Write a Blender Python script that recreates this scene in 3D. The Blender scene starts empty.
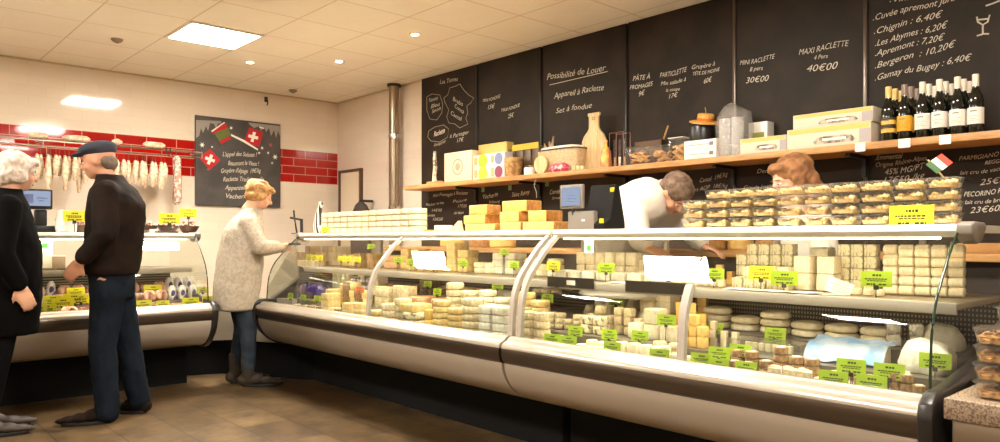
import bpy, bmesh, math, random
from mathutils import Vector, Matrix, Euler
R = random.Random(7)
S = bpy.context.scene
COL = S.collection
PI = math.pi
# ---------------------------------------------------------------- camera
CH = 1.18
FPX = 729.0
YAW = math.atan2(665.0, FPX)              # camera looks this far clockwise from +Y
SN, CS = math.sin(YAW), math.cos(YAW)
cam = bpy.data.cameras.new('camera'); cam.sensor_width = 36; cam.lens = FPX*36/1000.0
cam.shift_y = 0.019; cam.clip_start = 0.05
co = bpy.data.objects.new('camera', cam); COL.objects.link(co)
co.location = (0, 0, CH); co.rotation_euler = (PI/2, 0, -YAW)
S.camera = co
S.view_settings.view_transform = 'Standard'
S.view_settings.look = 'None'; S.view_settings.gamma = 1; S.view_settings.use_curve_mapping = False
S.view_settings.exposure = 2.8
S.cycles.use_denoising = True
S.cycles.max_bounces = 8; S.cycles.transparent_max_bounces = 24
S.cycles.caustics_reflective = False; S.cycles.caustics_refractive = False
S.cycles.sample_clamp_indirect = 6

def ray(px):
    r = (px-500)/FPX
    return SN+CS*r, CS-SN*r
def yat(px, X):
    a, b = ray(px); return X/a*b
def xat(px, Y):
    a, b = ray(px); return Y/b*a
def zatX(px, py, X):
    a, b = ray(px); return CH+(240-py)/FPX*(X/a)
def zatY(px, py, Y):
    a, b = ray(px); return CH+(240-py)/FPX*(Y/b)
def onz(px, py, z):
    a, b = ray(px); t = (z-CH)*FPX/(240-py); return a*t, b*t
# ---------------------------------------------------------------- colours and materials
def lin(c):
    o = []
    for v in c[:3]:
        v = v/255.0
        o.append(v/12.92 if v <= .04045 else ((v+.055)/1.055)**2.4)
    return (*o, 1)
MATS = {}
def nodes(name):
    m = bpy.data.materials.new(name); m.use_nodes = True
    nt = m.node_tree; nt.nodes.clear()
    out = nt.nodes.new('ShaderNodeOutputMaterial')
    return m, nt, out
def L(nt, a, b): nt.links.new(a, b)
def mat(name, c, rough=.5, metal=0, c2=None, ns=20, bump=0, bs=60, coat=0, emit=0, spec=None, sss=0, stretch=None, lo=.4, hi=.6, alpha=1, trans=0):
    if name in MATS: return MATS[name]
    m, nt, out = nodes(name)
    b = nt.nodes.new('ShaderNodeBsdfPrincipled'); L(nt, b.outputs[0], out.inputs[0])
    b.inputs['Base Color'].default_value = lin(c); b.inputs['Roughness'].default_value = rough
    b.inputs['Metallic'].default_value = metal
    if spec is not None: b.inputs['Specular IOR Level'].default_value = spec
    if coat: b.inputs['Coat Weight'].default_value = coat; b.inputs['Coat Roughness'].default_value = .08
    if emit: b.inputs['Emission Color'].default_value = lin(c); b.inputs['Emission Strength'].default_value = emit
    if sss: b.inputs['Subsurface Weight'].default_value = sss; b.inputs['Subsurface Radius'].default_value = (.01, .006, .004)
    if alpha < 1: b.inputs['Alpha'].default_value = alpha
    if trans: b.inputs['Transmission Weight'].default_value = trans
    if c2 or bump:
        tc = nt.nodes.new('ShaderNodeTexCoord'); src = tc.outputs['Object']
        if stretch:
            mp = nt.nodes.new('ShaderNodeMapping'); mp.inputs['Scale'].default_value = stretch
            L(nt, src, mp.inputs[0]); src = mp.outputs[0]
    if c2:
        n = nt.nodes.new('ShaderNodeTexNoise'); n.inputs['Scale'].default_value = ns; n.inputs['Detail'].default_value = 5
        L(nt, src, n.inputs['Vector'])
        cr = nt.nodes.new('ShaderNodeValToRGB')
        cr.color_ramp.elements[0].position = lo; cr.color_ramp.elements[0].color = lin(c)
        cr.color_ramp.elements[1].position = hi; cr.color_ramp.elements[1].color = lin(c2)
        L(nt, n.outputs['Fac'], cr.inputs[0]); L(nt, cr.outputs[0], b.inputs['Base Color'])
    if bump:
        n2 = nt.nodes.new('ShaderNodeTexNoise'); n2.inputs['Scale'].default_value = bs; n2.inputs['Detail'].default_value = 4
        L(nt, src, n2.inputs['Vector'])
        bp = nt.nodes.new('ShaderNodeBump'); bp.inputs['Strength'].default_value = bump; bp.inputs['Distance'].default_value = .01
        L(nt, n2.outputs['Fac'], bp.inputs['Height']); L(nt, bp.outputs[0], b.inputs['Normal'])
    MATS[name] = m
    return m
def glassy(name, tint=(255, 255, 255), ior=1.45, rough=.0, body=0.0, bodycol=(255, 255, 255), bump=0):
    """thin sheet: clear pass-through, fresnel reflection, a little milky body"""
    m, nt, out = nodes(name)
    tr = nt.nodes.new('ShaderNodeBsdfTransparent'); tr.inputs[0].default_value = lin(tint)
    gl = nt.nodes.new('ShaderNodeBsdfGlossy'); gl.inputs['Roughness'].default_value = rough
    lw = nt.nodes.new('ShaderNodeLayerWeight'); lw.inputs[0].default_value = .5
    pw = nt.nodes.new('ShaderNodeMath'); pw.operation = 'POWER'; pw.inputs[1].default_value = 4.0; L(nt, lw.outputs['Facing'], pw.inputs[0])
    fr = nt.nodes.new('ShaderNodeMath'); fr.operation = 'MULTIPLY_ADD'; fr.inputs[1].default_value = .85; fr.inputs[2].default_value = ((ior-1)/(ior+1))**2*2
    L(nt, pw.outputs[0], fr.inputs[0])
    mx = nt.nodes.new('ShaderNodeMixShader')
    last = tr.outputs[0]
    if body:
        df = nt.nodes.new('ShaderNodeBsdfDiffuse'); df.inputs[0].default_value = lin(bodycol)
        tl = nt.nodes.new('ShaderNodeBsdfTranslucent'); tl.inputs[0].default_value = lin(bodycol)
        a = nt.nodes.new('ShaderNodeMixShader'); a.inputs[0].default_value = .5
        L(nt, df.outputs[0], a.inputs[1]); L(nt, tl.outputs[0], a.inputs[2])
        bm_ = nt.nodes.new('ShaderNodeMixShader'); bm_.inputs[0].default_value = body
        L(nt, last, bm_.inputs[1]); L(nt, a.outputs[0], bm_.inputs[2]); last = bm_.outputs[0]
    if bump:
        tc = nt.nodes.new('ShaderNodeTexCoord'); n = nt.nodes.new('ShaderNodeTexNoise'); n.inputs['Scale'].default_value = 30
        L(nt, tc.outputs['Object'], n.inputs['Vector'])
        bp = nt.nodes.new('ShaderNodeBump'); bp.inputs['Strength'].default_value = bump; bp.inputs['Distance'].default_value = .02
        L(nt, n.outputs['Fac'], bp.inputs['Height']); L(nt, bp.outputs[0], gl.inputs['Normal'])
    L(nt, fr.outputs[0], mx.inputs[0]); L(nt, last, mx.inputs[1]); L(nt, gl.outputs[0], mx.inputs[2])
    L(nt, mx.outputs[0], out.inputs[0])
    MATS[name] = m
    return m
def emitter(name, c, k):
    m, nt, out = nodes(name)
    e = nt.nodes.new('ShaderNodeEmission'); e.inputs[0].default_value = lin(c); e.inputs[1].default_value = k
    L(nt, e.outputs[0], out.inputs[0]); MATS[name] = m
    return m
def bricks(name, plane, w, h, ox, oz, c1, c2, mortar, msize=.006, offset=.5, rough=.2, band=None, ns=3, bump=.15, coat=0, var=0, c3=None, sheen=0):
    """tiles laid on a wall, ceiling or floor; plane gives the two world axes"""
    m, nt, out = nodes(name)
    b = nt.nodes.new('ShaderNodeBsdfPrincipled'); L(nt, b.outputs[0], out.inputs[0])
    b.inputs['Roughness'].default_value = rough
    tc = nt.nodes.new('ShaderNodeTexCoord'); sp = nt.nodes.new('ShaderNodeSeparateXYZ'); L(nt, tc.outputs['Object'], sp.inputs[0])
    cb = nt.nodes.new('ShaderNodeCombineXYZ')
    def off(sock, o):
        a = nt.nodes.new('ShaderNodeMath'); a.operation = 'SUBTRACT'; a.inputs[1].default_value = o
        L(nt, sock, a.inputs[0]); return a.outputs[0]
    L(nt, off(sp.outputs[plane[0]], ox), cb.inputs[0]); L(nt, off(sp.outputs[plane[1]], oz), cb.inputs[1])
    br = nt.nodes.new('ShaderNodeTexBrick'); br.offset = offset; br.squash = 1
    br.inputs['Scale'].default_value = 1; br.inputs['Brick Width'].default_value = w; br.inputs['Row Height'].default_value = h
    br.inputs['Mortar Size'].default_value = msize/2; br.inputs['Mortar Smooth'].default_value = .1; br.inputs['Bias'].default_value = 0
    br.inputs['Color1'].default_value = lin(c1); br.inputs['Color2'].default_value = lin(c2); br.inputs['Mortar'].default_value = lin(mortar)
    L(nt, cb.outputs[0], br.inputs['Vector'])
    col = br.outputs['Color']
    if c3:
        n = nt.nodes.new('ShaderNodeTexNoise'); n.inputs['Scale'].default_value = ns; n.inputs['Detail'].default_value = 8
        n.inputs['Roughness'].default_value = .65
        L(nt, cb.outputs[0], n.inputs['Vector'])
        cr = nt.nodes.new('ShaderNodeValToRGB'); cr.color_ramp.elements[0].position = .35; cr.color_ramp.elements[1].position = .7
        mx = nt.nodes.new('ShaderNodeMix'); mx.data_type = 'RGBA'
        L(nt, n.outputs['Fac'], cr.inputs[0]); 
        mu = nt.nodes.new('ShaderNodeMath'); mu.operation = 'MULTIPLY'; mu.inputs[1].default_value = var
        L(nt, cr.outputs[0], mu.inputs[0]); L(nt, mu.outputs[0], mx.inputs['Factor'])
        L(nt, col, mx.inputs['A']); mx.inputs['B'].default_value = lin(c3); col = mx.outputs['Result']
    if band:
        z0, z1, bc, bmor = band
        br2 = nt.nodes.new('ShaderNodeTexBrick'); br2.offset = offset
        for k in ('Scale', 'Brick Width', 'Row Height', 'Mortar Size', 'Mortar Smooth', 'Bias'):
            br2.inputs[k].default_value = br.inputs[k].default_value
        br2.inputs['Mortar Size'].default_value = .0035
        br2.inputs['Color1'].default_value = lin(bc); br2.inputs['Color2'].default_value = lin((bc[0]-12, bc[1]+2, bc[2]+2)); br2.inputs['Mortar'].default_value = lin(bmor)
        L(nt, cb.outputs[0], br2.inputs['Vector'])
        g = nt.nodes.new('ShaderNodeMath'); g.operation = 'GREATER_THAN'; g.inputs[1].default_value = z0; L(nt, sp.outputs[2], g.inputs[0])
        l = nt.nodes.new('ShaderNodeMath'); l.operation = 'LESS_THAN'; l.inputs[1].default_value = z1; L(nt, sp.outputs[2], l.inputs[0])
        p = nt.nodes.new('ShaderNodeMath'); p.operation = 'MULTIPLY'; L(nt, g.outputs[0], p.inputs[0]); L(nt, l.outputs[0], p.inputs[1])
        mx = nt.nodes.new('ShaderNodeMix'); mx.data_type = 'RGBA'
        L(nt, p.outputs[0], mx.inputs['Factor']); L(nt, col, mx.inputs['A']); L(nt, br2.outputs['Color'], mx.inputs['B']); col = mx.outputs['Result']
    L(nt, col, b.inputs['Base Color'])
    if bump:
        bp = nt.nodes.new('ShaderNodeBump'); bp.inputs['Strength'].default_value = bump; bp.inputs['Distance'].default_value = .004; bp.invert = True
        L(nt, br.outputs['Fac'], bp.inputs['Height']); L(nt, bp.outputs[0], b.inputs['Normal'])
    MATS[name] = m
    return m
def stripes(name, c1, c2, axis, scale, rough=.4, metal=0, axis2=None):
    m, nt, out = nodes(name)
    b = nt.nodes.new('ShaderNodeBsdfPrincipled'); L(nt, b.outputs[0], out.inputs[0])
    b.inputs['Roughness'].default_value = rough; b.inputs['Metallic'].default_value = metal
    tc = nt.nodes.new('ShaderNodeTexCoord'); sp = nt.nodes.new('ShaderNodeSeparateXYZ'); L(nt, tc.outputs['Object'], sp.inputs[0])
    def band(ax, sc):
        a = nt.nodes.new('ShaderNodeMath'); a.operation = 'MULTIPLY'; a.inputs[1].default_value = sc; L(nt, sp.outputs[ax], a.inputs[0])
        f = nt.nodes.new('ShaderNodeMath'); f.operation = 'FRACT'; L(nt, a.outputs[0], f.inputs[0])
        g = nt.nodes.new('ShaderNodeMath'); g.operation = 'GREATER_THAN'; g.inputs[1].default_value = .5; L(nt, f.outputs[0], g.inputs[0])
        return g.outputs[0]
    f = band(axis, scale)
    if axis2 is not None:
        q = nt.nodes.new('ShaderNodeMath'); q.operation = 'MULTIPLY'; L(nt, f, q.inputs[0]); L(nt, band(axis2, scale*.7), q.inputs[1]); f = q.outputs[0]
    mx = nt.nodes.new('ShaderNodeMix'); mx.data_type = 'RGBA'; L(nt, f, mx.inputs['Factor'])
    mx.inputs['A'].default_value = lin(c1); mx.inputs['B'].default_value = lin(c2); L(nt, mx.outputs['Result'], b.inputs['Base Color'])
    MATS[name] = m
    return m
# ---------------------------------------------------------------- mesh builder
def T(x=0, y=0, z=0, rz=0, rx=0, ry=0, s=1):
    M = Matrix.Translation((x, y, z)) @ Euler((rx, ry, rz)).to_matrix().to_4x4()
    if s != 1: M = M @ (Matrix.Diagonal((*s, 1)) if isinstance(s, tuple) else Matrix.Scale(s, 4))
    return M
class B:
    def __init__(s): s.bm = bmesh.new(); s.mi = 0
    def _add(s, bm2, M=None):
        if M is not None: bmesh.ops.transform(bm2, matrix=M, verts=bm2.verts)
        vs = {}
        for v in bm2.verts: vs[v] = s.bm.verts.new(v.co)
        for f in bm2.faces:
            try:
                g = s.bm.faces.new([vs[v] for v in f.verts]); g.material_index = s.mi
            except ValueError: pass
        bm2.free(); return s
    def box(s, x0, x1, y0, y1, z0, z1, bev=0, seg=2, M=None):
        b = bmesh.new(); bmesh.ops.create_cube(b, size=1)
        for v in b.verts:
            v.co = ((x0+x1)/2+v.co.x*(x1-x0), (y0+y1)/2+v.co.y*(y1-y0), (z0+z1)/2+v.co.z*(z1-z0))
        if bev: bmesh.ops.bevel(b, geom=list(b.edges), offset=bev, segments=seg, profile=.5, affect='EDGES')
        return s._add(b, M)
    def lathe(s, prof, n=20, M=None, cap=True):
        b = bmesh.new(); rings = []
        for r, z in prof:
            if r < 1e-6: rings.append([b.verts.new((0, 0, z))])
            else: rings.append([b.verts.new((r*math.cos(2*PI*k/n), r*math.sin(2*PI*k/n), z)) for k in range(n)])
        for a, c in zip(rings, rings[1:]):
            for k in range(n):
                k2 = (k+1) % n
                if len(a) == 1 and len(c) == 1: continue
                if len(a) == 1: b.faces.new((a[0], c[k], c[k2]))
                elif len(c) == 1: b.faces.new((a[k2], a[k], c[0]))
                else: b.faces.new((a[k], a[k2], c[k2], c[k]))
        if cap:
            if len(rings[0]) > 1: b.faces.new(rings[0][::-1])
            if len(rings[-1]) > 1: b.faces.new(rings[-1])
        bmesh.ops.recalc_face_normals(b, faces=b.faces)
        return s._add(b, M)
    def prism(s, poly, h, M=None, bev=0):
        """poly in xy, extruded 0..h in z"""
        b = bmesh.new()
        lo = [b.verts.new((x, y, 0)) for x, y in poly]; hi = [b.verts.new((x, y, h)) for x, y in poly]
        n = len(poly); b.faces.new(lo[::-1]); b.faces.new(hi)
        for k in range(n): b.faces.new((lo[k], lo[(k+1) % n], hi[(k+1) % n], hi[k]))
        bmesh.ops.recalc_face_normals(b, faces=b.faces)
        if bev: bmesh.ops.bevel(b, geom=list(b.edges), offset=bev, segments=2, profile=.5, affect='EDGES')
        return s._add(b, M)
    def tube(s, pts, r, n=8, M=None, closed=False):
        b = bmesh.new(); pts = [Vector(p) for p in pts]; rs = r if isinstance(r, (list, tuple)) else [r]*len(pts)
        rings = []; up = Vector((0, 0, 1))
        for i, p in enumerate(pts):
            d = (pts[min(i+1, len(pts)-1)]-pts[max(i-1, 0)]).normalized()
            u = up if abs(d.dot(up)) < .95 else Vector((1, 0, 0))
            a = d.cross(u).normalized(); c = a.cross(d).normalized()
            rings.append([b.verts.new(p+rs[i]*(math.cos(2*PI*k/n)*a+math.sin(2*PI*k/n)*c)) for k in range(n)])
        for a, c in zip(rings, rings[1:]):
            for k in range(n): b.faces.new((a[k], a[(k+1) % n], c[(k+1) % n], c[k]))
        b.faces.new(rings[0][::-1]); b.faces.new(rings[-1])
        bmesh.ops.recalc_face_normals(b, faces=b.faces)
        return s._add(b, M)
    def ell(s, c, r, M=None, sub=3):
        b = bmesh.new(); bmesh.ops.create_icosphere(b, subdivisions=sub, radius=1)
        m = Matrix.Translation(c) @ Matrix.Diagonal((r[0], r[1], r[2], 1))
        return s._add(b, (M @ m) if M is not None else m)
    def cap(s, p0, r0, p1, r1, M=None):
        b = bmesh.new()
        bmesh.ops.create_icosphere(b, subdivisions=2, radius=r0, matrix=Matrix.Translation(p0))
        bmesh.ops.create_icosphere(b, subdivisions=2, radius=r1, matrix=Matrix.Translation(p1))
        h = bmesh.ops.convex_hull(b, input=list(b.verts))
        bad = [e for e in set(h['geom_interior']+h['geom_unused']) if isinstance(e, bmesh.types.BMVert)]
        bmesh.ops.delete(b, geom=bad, context='VERTS')
        keep = set(f for f in h['geom'] if isinstance(f, bmesh.types.BMFace))
        bmesh.ops.delete(b, geom=[f for f in b.faces if f not in keep], context='FACES_ONLY')
        return s._add(b, M)
    def loft(s, rings, n=24, M=None, sq=2.0):
        """rings (cx,cy,cz,rx,ry) as closed super-ellipse sections"""
        b = bmesh.new(); rr = []
        for cx, cy, cz, rx, ry in rings:
            row = []
            for k in range(n):
                t = 2*PI*k/n; c, d = math.cos(t), math.sin(t)
                row.append(b.verts.new((cx+rx*math.copysign(abs(c)**(2/sq), c), cy+ry*math.copysign(abs(d)**(2/sq), d), cz)))
            rr.append(row)
        for a, c in zip(rr, rr[1:]):
            for k in range(n): b.faces.new((a[k], a[(k+1) % n], c[(k+1) % n], c[k]))
        b.faces.new(rr[0][::-1]); b.faces.new(rr[-1])
        bmesh.ops.recalc_face_normals(b, faces=b.faces)
        return s._add(b, M)
    def sheet(s, rows, M=None):
        b = bmesh.new(); vv = [[b.verts.new(p) for p in row] for row in rows]
        for a, c in zip(vv, vv[1:]):
            for k in range(len(a)-1): b.faces.new((a[k], a[k+1], c[k+1], c[k]))
        return s._add(b, M)
    def noise(s, amp, sc=1, seed=0):
        from mathutils import noise
        o = Vector((seed*7.1, seed*3.3, seed))
        for v in s.bm.verts: v.co += amp*noise.noise_vector(v.co*sc+o)
        return s
    def mesh(s, name, mats, smooth=True, ang=35):
        me = bpy.data.meshes.new(name); s.bm.to_mesh(me); s.bm.free()
        for m in (mats if isinstance(mats, (list, tuple)) else [mats]): me.materials.append(m)
        if smooth:
            for p in me.polygons: p.use_smooth = True
            me.set_sharp_from_angle(angle=math.radians(ang))
        return me
    def obj(s, name, mats, parent=None, loc=None, rot=None, smooth=True, ang=35):
        o = bpy.data.objects.new(name, s.mesh(name, mats, smooth, ang)); COL.objects.link(o)
        if parent: o.parent = parent
        if loc: o.location = loc
        if rot: o.rotation_euler = rot
        return o
def remesh(b, name, mats, parent, vox=.01, smooth=4, disp=None):
    """fuse the overlapping volumes of b into one continuous skin"""
    o = b.obj(name+'_src', mats)
    m = o.modifiers.new('r', 'REMESH'); m.mode = 'VOXEL'; m.voxel_size = vox; m.use_smooth_shade = True
    if smooth:
        q = o.modifiers.new('s', 'SMOOTH'); q.iterations = smooth; q.factor = .5
    dg = bpy.context.evaluated_depsgraph_get()
    me = bpy.data.meshes.new_from_object(o.evaluated_get(dg))
    old = o.data; bpy.data.objects.remove(o); bpy.data.meshes.remove(old)
    me.name = name
    if disp:
        from mathutils import noise
        a, sc = disp
        for v in me.vertices:
            v.co += v.normal*a*(noise.noise(v.co*sc)+.5*noise.noise(v.co*sc*2.3))
    for p in me.polygons: p.use_smooth = True
    me.materials.clear()
    for mm in (mats if isinstance(mats, (list, tuple)) else [mats]): me.materials.append(mm)
    r = bpy.data.objects.new(name, me); COL.objects.link(r)
    if parent: r.parent = parent
    return r
WORDS = []
def tag(o, label, cat, group=None):
    o['label'] = label; o['category'] = cat
    if group: o['group'] = group
    n = len(label.replace(',', '').split())
    if n < 4 or n > 16: WORDS.append((n, label))
    return o
def empty(name, loc, rz=0, label=None, cat=None, group=None):
    o = bpy.data.objects.new(name, None); COL.objects.link(o); o.location = loc; o.rotation_euler = (0, 0, rz); o.empty_display_size = .05
    if label: tag(o, label, cat, group)
    return o
def struct(o): o['kind'] = 'structure'; return o
def dup(o, parent=None):
    c = o.copy(); COL.objects.link(c)
    if parent: c.parent = parent
    for ch in KIDS.get(o.name, []): 
        d = dup(ch, c)
    return c
KIDS = {}
USE = set()
PROTO = {}
def inst(key, maker, loc, rz=0, label='', cat='', group=None, s=None, rx=0, ry=0):
    if key in USE:
        USE.discard(key); o = PROTO[key]
    elif key not in PROTO:
        o = maker(); PROTO[key] = o
        def reg(p):
            ch = [q for q in COL.objects if q.parent == p]
            if ch:
                KIDS[p.name] = ch
                for q in ch: reg(q)
        if o.type == 'EMPTY': reg(o)
        elif key[0] != '!':
            reg(o)
    else: o = dup(PROTO[key])
    o.location = loc; o.rotation_euler = (rx, ry, rz)
    if s: o.scale = (s, s, s) if not isinstance(s, tuple) else s
    tag(o, label, cat, group)
    return o
ORD = ['', 'first', 'second', 'third', 'fourth', 'fifth', 'sixth', 'seventh', 'eighth', 'ninth', 'tenth', 'eleventh', 'twelfth', 'thirteenth', 'fourteenth', 'fifteenth', 'sixteenth']
# text as flat strokes, lying in the xy plane of a frame
def text_mesh(txt, name='chalk_writing', shear=.25, space=1.0, bold=0.0):
    cu = bpy.data.curves.new(name, 'FONT'); cu.body = txt; cu.size = 1; cu.shear = shear; cu.space_character = space; cu.offset = bold
    cu.resolution_u = 3
    o = bpy.data.objects.new(name, cu); COL.objects.link(o)
    dg = bpy.context.evaluated_depsgraph_get(); dg.update()
    me = bpy.data.meshes.new_from_object(o.evaluated_get(dg)); bpy.data.objects.remove(o); bpy.data.curves.remove(cu)
    return me
def write(txt, parent, m, p0, p1, cap_h, kind, off, name='chalk_writing', wob=0, shear=.28, bold=-0.004, wscale=None):
    """lettering from p0 to p1 (baseline, world), on a wall facing -X ('X') or -Y ('Y')"""
    me = text_mesh(txt, name, shear, bold=bold)
    if not me.vertices: return
    xs = [v.co.x for v in me.vertices]; w = max(xs)-min(xs); x0 = min(xs)
    p0 = Vector(p0); p1 = Vector(p1); d = p1-p0; ln = d.length; d.normalize()
    up = Vector((0, 0, 1)); sx = ln/w; sy = cap_h/.72
    nrm = d.cross(up).normalized()
    for v in me.vertices:
        u, vv = (v.co.x-x0)*sx, v.co.y*sy
        vv += wob*math.sin(u*23+ln*9)
        v.co = p0+d*u+up*vv+nrm*off
    me.materials.append(m)
    for p in me.polygons: p.material_index = 0
    o = bpy.data.objects.new(name, me); COL.objects.link(o)
    o.parent = parent; o.matrix_parent_inverse = parent.matrix_basis.inverted()
    return o
# ================================================================ materials
warm = (255, 222, 180)
M_enamel = mat('white_enamel', (176, 164, 148), .22, .35, coat=.3)
M_skirt = mat('beige_enamel', (172, 160, 144), .3, coat=.2)
M_steel = mat('brushed_steel', (150, 138, 124), .32, .85)
M_band = mat('bronze_steel_band', (86, 74, 62), .3, .7)
M_dark = mat('dark_plastic', (38, 34, 32), .3)
M_black = mat('black_plastic', (16, 14, 14), .4)
M_kick = mat('black_kickboard', (3, 3, 3), 1)
M_glass = glassy('case_glass', (246, 250, 244), 1.5)
M_edge = mat('glass_edge', (28, 48, 34), .15)
M_chrome = mat('chrome', (200, 195, 188), .12, 1)
M_grey = mat('grey_plastic', (120, 112, 102), .45)
M_lgrey = mat('light_grey_plastic', (170, 160, 148), .4)
M_deck = mat('steel_deck', (120, 112, 100), .4, .5)
M_shelf = mat('case_shelf', (168, 156, 134), .3, .3)
M_tube = emitter('tube_light', (255, 238, 208), 4.2); M_fill = emitter('added_fill_glow', (255, 238, 208), 2.6)  # second emitter is an added fill glow for under the case shelves
M_panel = emitter('panel_light', (255, 247, 234), 17)
M_spot = emitter('spot_light', (255, 226, 170), 14)
M_board = mat('blackboard', (31, 23, 15), .55, spec=.25, c2=(44, 33, 23), ns=3, bump=.05, bs=200)
M_chalk = mat('chalk', (206, 196, 178), .9)
M_chalkdim = mat('faint_chalk', (150, 138, 120), .9)
M_wood = mat('pale_wood', (196, 148, 92), .45, c2=(170, 122, 70), ns=9, stretch=(6, .6, 6), bump=.05)
M_wood2 = mat('light_board_wood', (224, 196, 148), .5, c2=(205, 172, 120), ns=8, stretch=(5, 5, .8))
M_frame = mat('brown_wood', (92, 66, 46), .5)
M_card = mat('lime_card', (150, 180, 18), .6)
M_cardy = mat('yellow_card', (214, 208, 20), .6)
M_ink = mat('black_ink', (30, 36, 10), .8)
M_white = mat('white_plastic', (232, 226, 214), .4)
M_paper = mat('white_paper', (236, 230, 218), .8)
M_clear = glassy('clear_plastic', (252, 252, 248), 1.35, .05, body=.06, bump=.2)
M_bag = glassy('frosted_plastic', (250, 250, 250), 1.45, .12, body=.72, bodycol=(252, 250, 246), bump=.8)
# ================================================================ room
XW, YW, ZC = 4.60, 8.03, 2.88
X0, Y0 = -3.4, -2.6
M_tilL = bricks('white_tile_left', (0, 2), .2975, .0965, .0, 1.864, (226, 210, 190), (222, 206, 186), (216, 200, 179), .004, .5, .07,
                band=(1.864, 2.25, (170, 22, 16), (205, 150, 130)), bump=.12)
M_tilR = bricks('white_tile_right', (1, 2), .2975, .0965, .0, 1.864, (222, 207, 190), (219, 203, 186), (214, 199, 181), .004, .5, .07, bump=.1)
M_ceil = bricks('ceiling_tile', (0, 1), .6, .6, 3.83-.6*20, 3.98-.6*20, (244, 235, 218), (242, 232, 214), (208, 188, 156), .012, 0, .85, bump=.1, c3=(236, 223, 200), var=.4, ns=4)
M_floor = bricks('floor_tile', (1, 0), .46, .31, .1, .03, (122, 98, 66), (96, 75, 49), (52, 40, 27), .009, .5, .38, bump=.3, c3=(40, 29, 17), var=.9, ns=5)
M_plain = mat('cream_wall', (225, 208, 182), .7)
def slab(name, x0, x1, y0, y1, z0, z1, m): return struct(B().box(x0, x1, y0, y1, z0, z1).obj(name, m, smooth=False))
slab('floor', X0, XW, Y0, YW, -.1, 0, M_floor)
slab('ceiling', X0, XW, Y0, YW, ZC, ZC+.1, M_ceil)
slab('wall_left', X0, XW+.1, YW, YW+.1, 0, ZC, M_tilL)
slab('wall_right', XW, XW+.1, Y0, YW, 0, ZC, M_tilR)
slab('wall_back', X0, XW, Y0-.1, Y0, 0, ZC, M_plain)
slab('wall_side', X0-.1, X0, Y0-.1, YW+.1, 0, ZC, M_plain)
struct(B().box(X0, XW, YW-.012, YW-.001, ZC-.018, ZC-.001).obj('trim_1', mat('ceiling_angle', (196, 172, 138), .6), smooth=False))
struct(B().box(XW-.012, XW-.001, 6.3, YW-.013, ZC-.018, ZC-.001).obj('trim_2', MATS['ceiling_angle'], smooth=False))
# ceiling lights
def ceiling_panel(cx, cy, label):
    r = empty('ceiling_light', (cx, cy, ZC), 0, label, 'light', 'square ceiling light panels')
    f = B()
    for a, b_, c, d in ((-.3, .3, -.3, -.275), (-.3, .3, .275, .3), (-.3, -.275, -.275, .275), (.275, .3, -.275, .275)):
        f.box(a, b_, c, d, -.014, -.001)
    f.obj('light_frame', M_white, r, smooth=False)
    B().box(-.274, .274, -.274, .274, -.010, -.003).obj('diffuser', M_panel, r, smooth=False)
ceiling_panel(2.33, 6.08, 'bright square light panel in the ceiling above the woman in the pale coat')
for i, (x, y, w) in enumerate(((2.33, 3.08, 'out in front of the long cheese counter'), (2.33, .68, 'above the near end of the cheese counter'),
                  (-.67, 5.48, 'above the customers beside the meat counter'), (-.67, 2.48, 'in the middle of the shop ceiling'), (-.67, -.52, 'behind the camera position'))):
    ceiling_panel(x, y, 'square ceiling light panel '+w)
def spot(px, py, lab):
    x, y = onz(px, py, ZC)
    r = empty('ceiling_spotlight', (x, y, ZC), 0, lab, 'light', 'small recessed ceiling spotlights')
    B().lathe([(.034, -.006), (.052, -.008), (.055, -.001), (.03, -.001)], 20).obj('trim_ring', M_white, r)
    B().lathe([(0, -.006), (.030, -.006), (.032, -.002), (0, -.002)], 20).obj('lamp_lens', M_spot, r)
    ld = bpy.data.lights.new('spot_lamp', 'SPOT'); ld.energy = 18; ld.color = (1, .86, .68); ld.spot_size = 1.9; ld.spot_blend = .8; ld.shadow_soft_size = .04
    o = bpy.data.objects.new('spot_lamp', ld); COL.objects.link(o); o.location = (0, 0, -.03); o.parent = r
spot(250, 62, 'small recessed ceiling spot beside the bright square light panel')
spot(339, 61, 'small recessed ceiling spot between the square panel and the blackboards')
spot(415, 34, 'small recessed ceiling spot out in front of the blackboards')
for px, py, nm, lab in ((117, 39, 'smoke_detector', 'small grey smoke detector on the ceiling above the hanging sausages'),
                        (293, 90, 'ceiling_sprinkler', 'tiny sprinkler head on the ceiling by the tiled corner')):
    x, y = onz(px, py, ZC)
    r = empty(nm, (x, y, ZC), 0, lab, nm.split('_')[1])
    B().lathe([(0, -.028), (.03, -.026), (.045, -.012), (.048, 0), (0, 0)], 18).obj('body', mat('detector_grey', (150, 130, 104), .6), r)
    B().lathe([(0, -.036), (.014, -.034), (.016, -.026), (0, -.026)], 12).obj('sensor', M_grey, r)
x = xat(267, YW-.03)
r = empty('wall_hook', (x, YW, 2.80), 0, 'small dark hook high on the tiled wall above the slate sign', 'hook')
B().box(-.02, .02, -.012, 0, -.03, .03, .004).obj('plate', M_dark, r)
B().tube([(0, -.01, 0), (0, -.04, -.01), (0, -.05, -.05), (0, -.03, -.07)], .007).obj('hook', M_dark, r)
# steel flue in the corner
yp = yat(394, 4.5)
r = empty('vent_pipe', (4.5, yp, 0), 0, 'vertical brushed steel pipe against the white tiled wall beside blackboards', 'pipe')
B().lathe([(.0, .9), (.055, .9), (.055, 2.86), (0, 2.86)], 24).obj('pipe', mat('galvanised', (150, 132, 112), .3, .8), r)
for z in (1.5, 2.28): B().lathe([(.0, z), (.06, z), (.06, z+.05), (0, z+.05)], 24).obj('clamp', M_chrome, r)
B().lathe([(.0, 2.845), (.075, 2.845), (.075, 2.875), (0, 2.875)], 24).obj('collar', M_dark, r)
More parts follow.
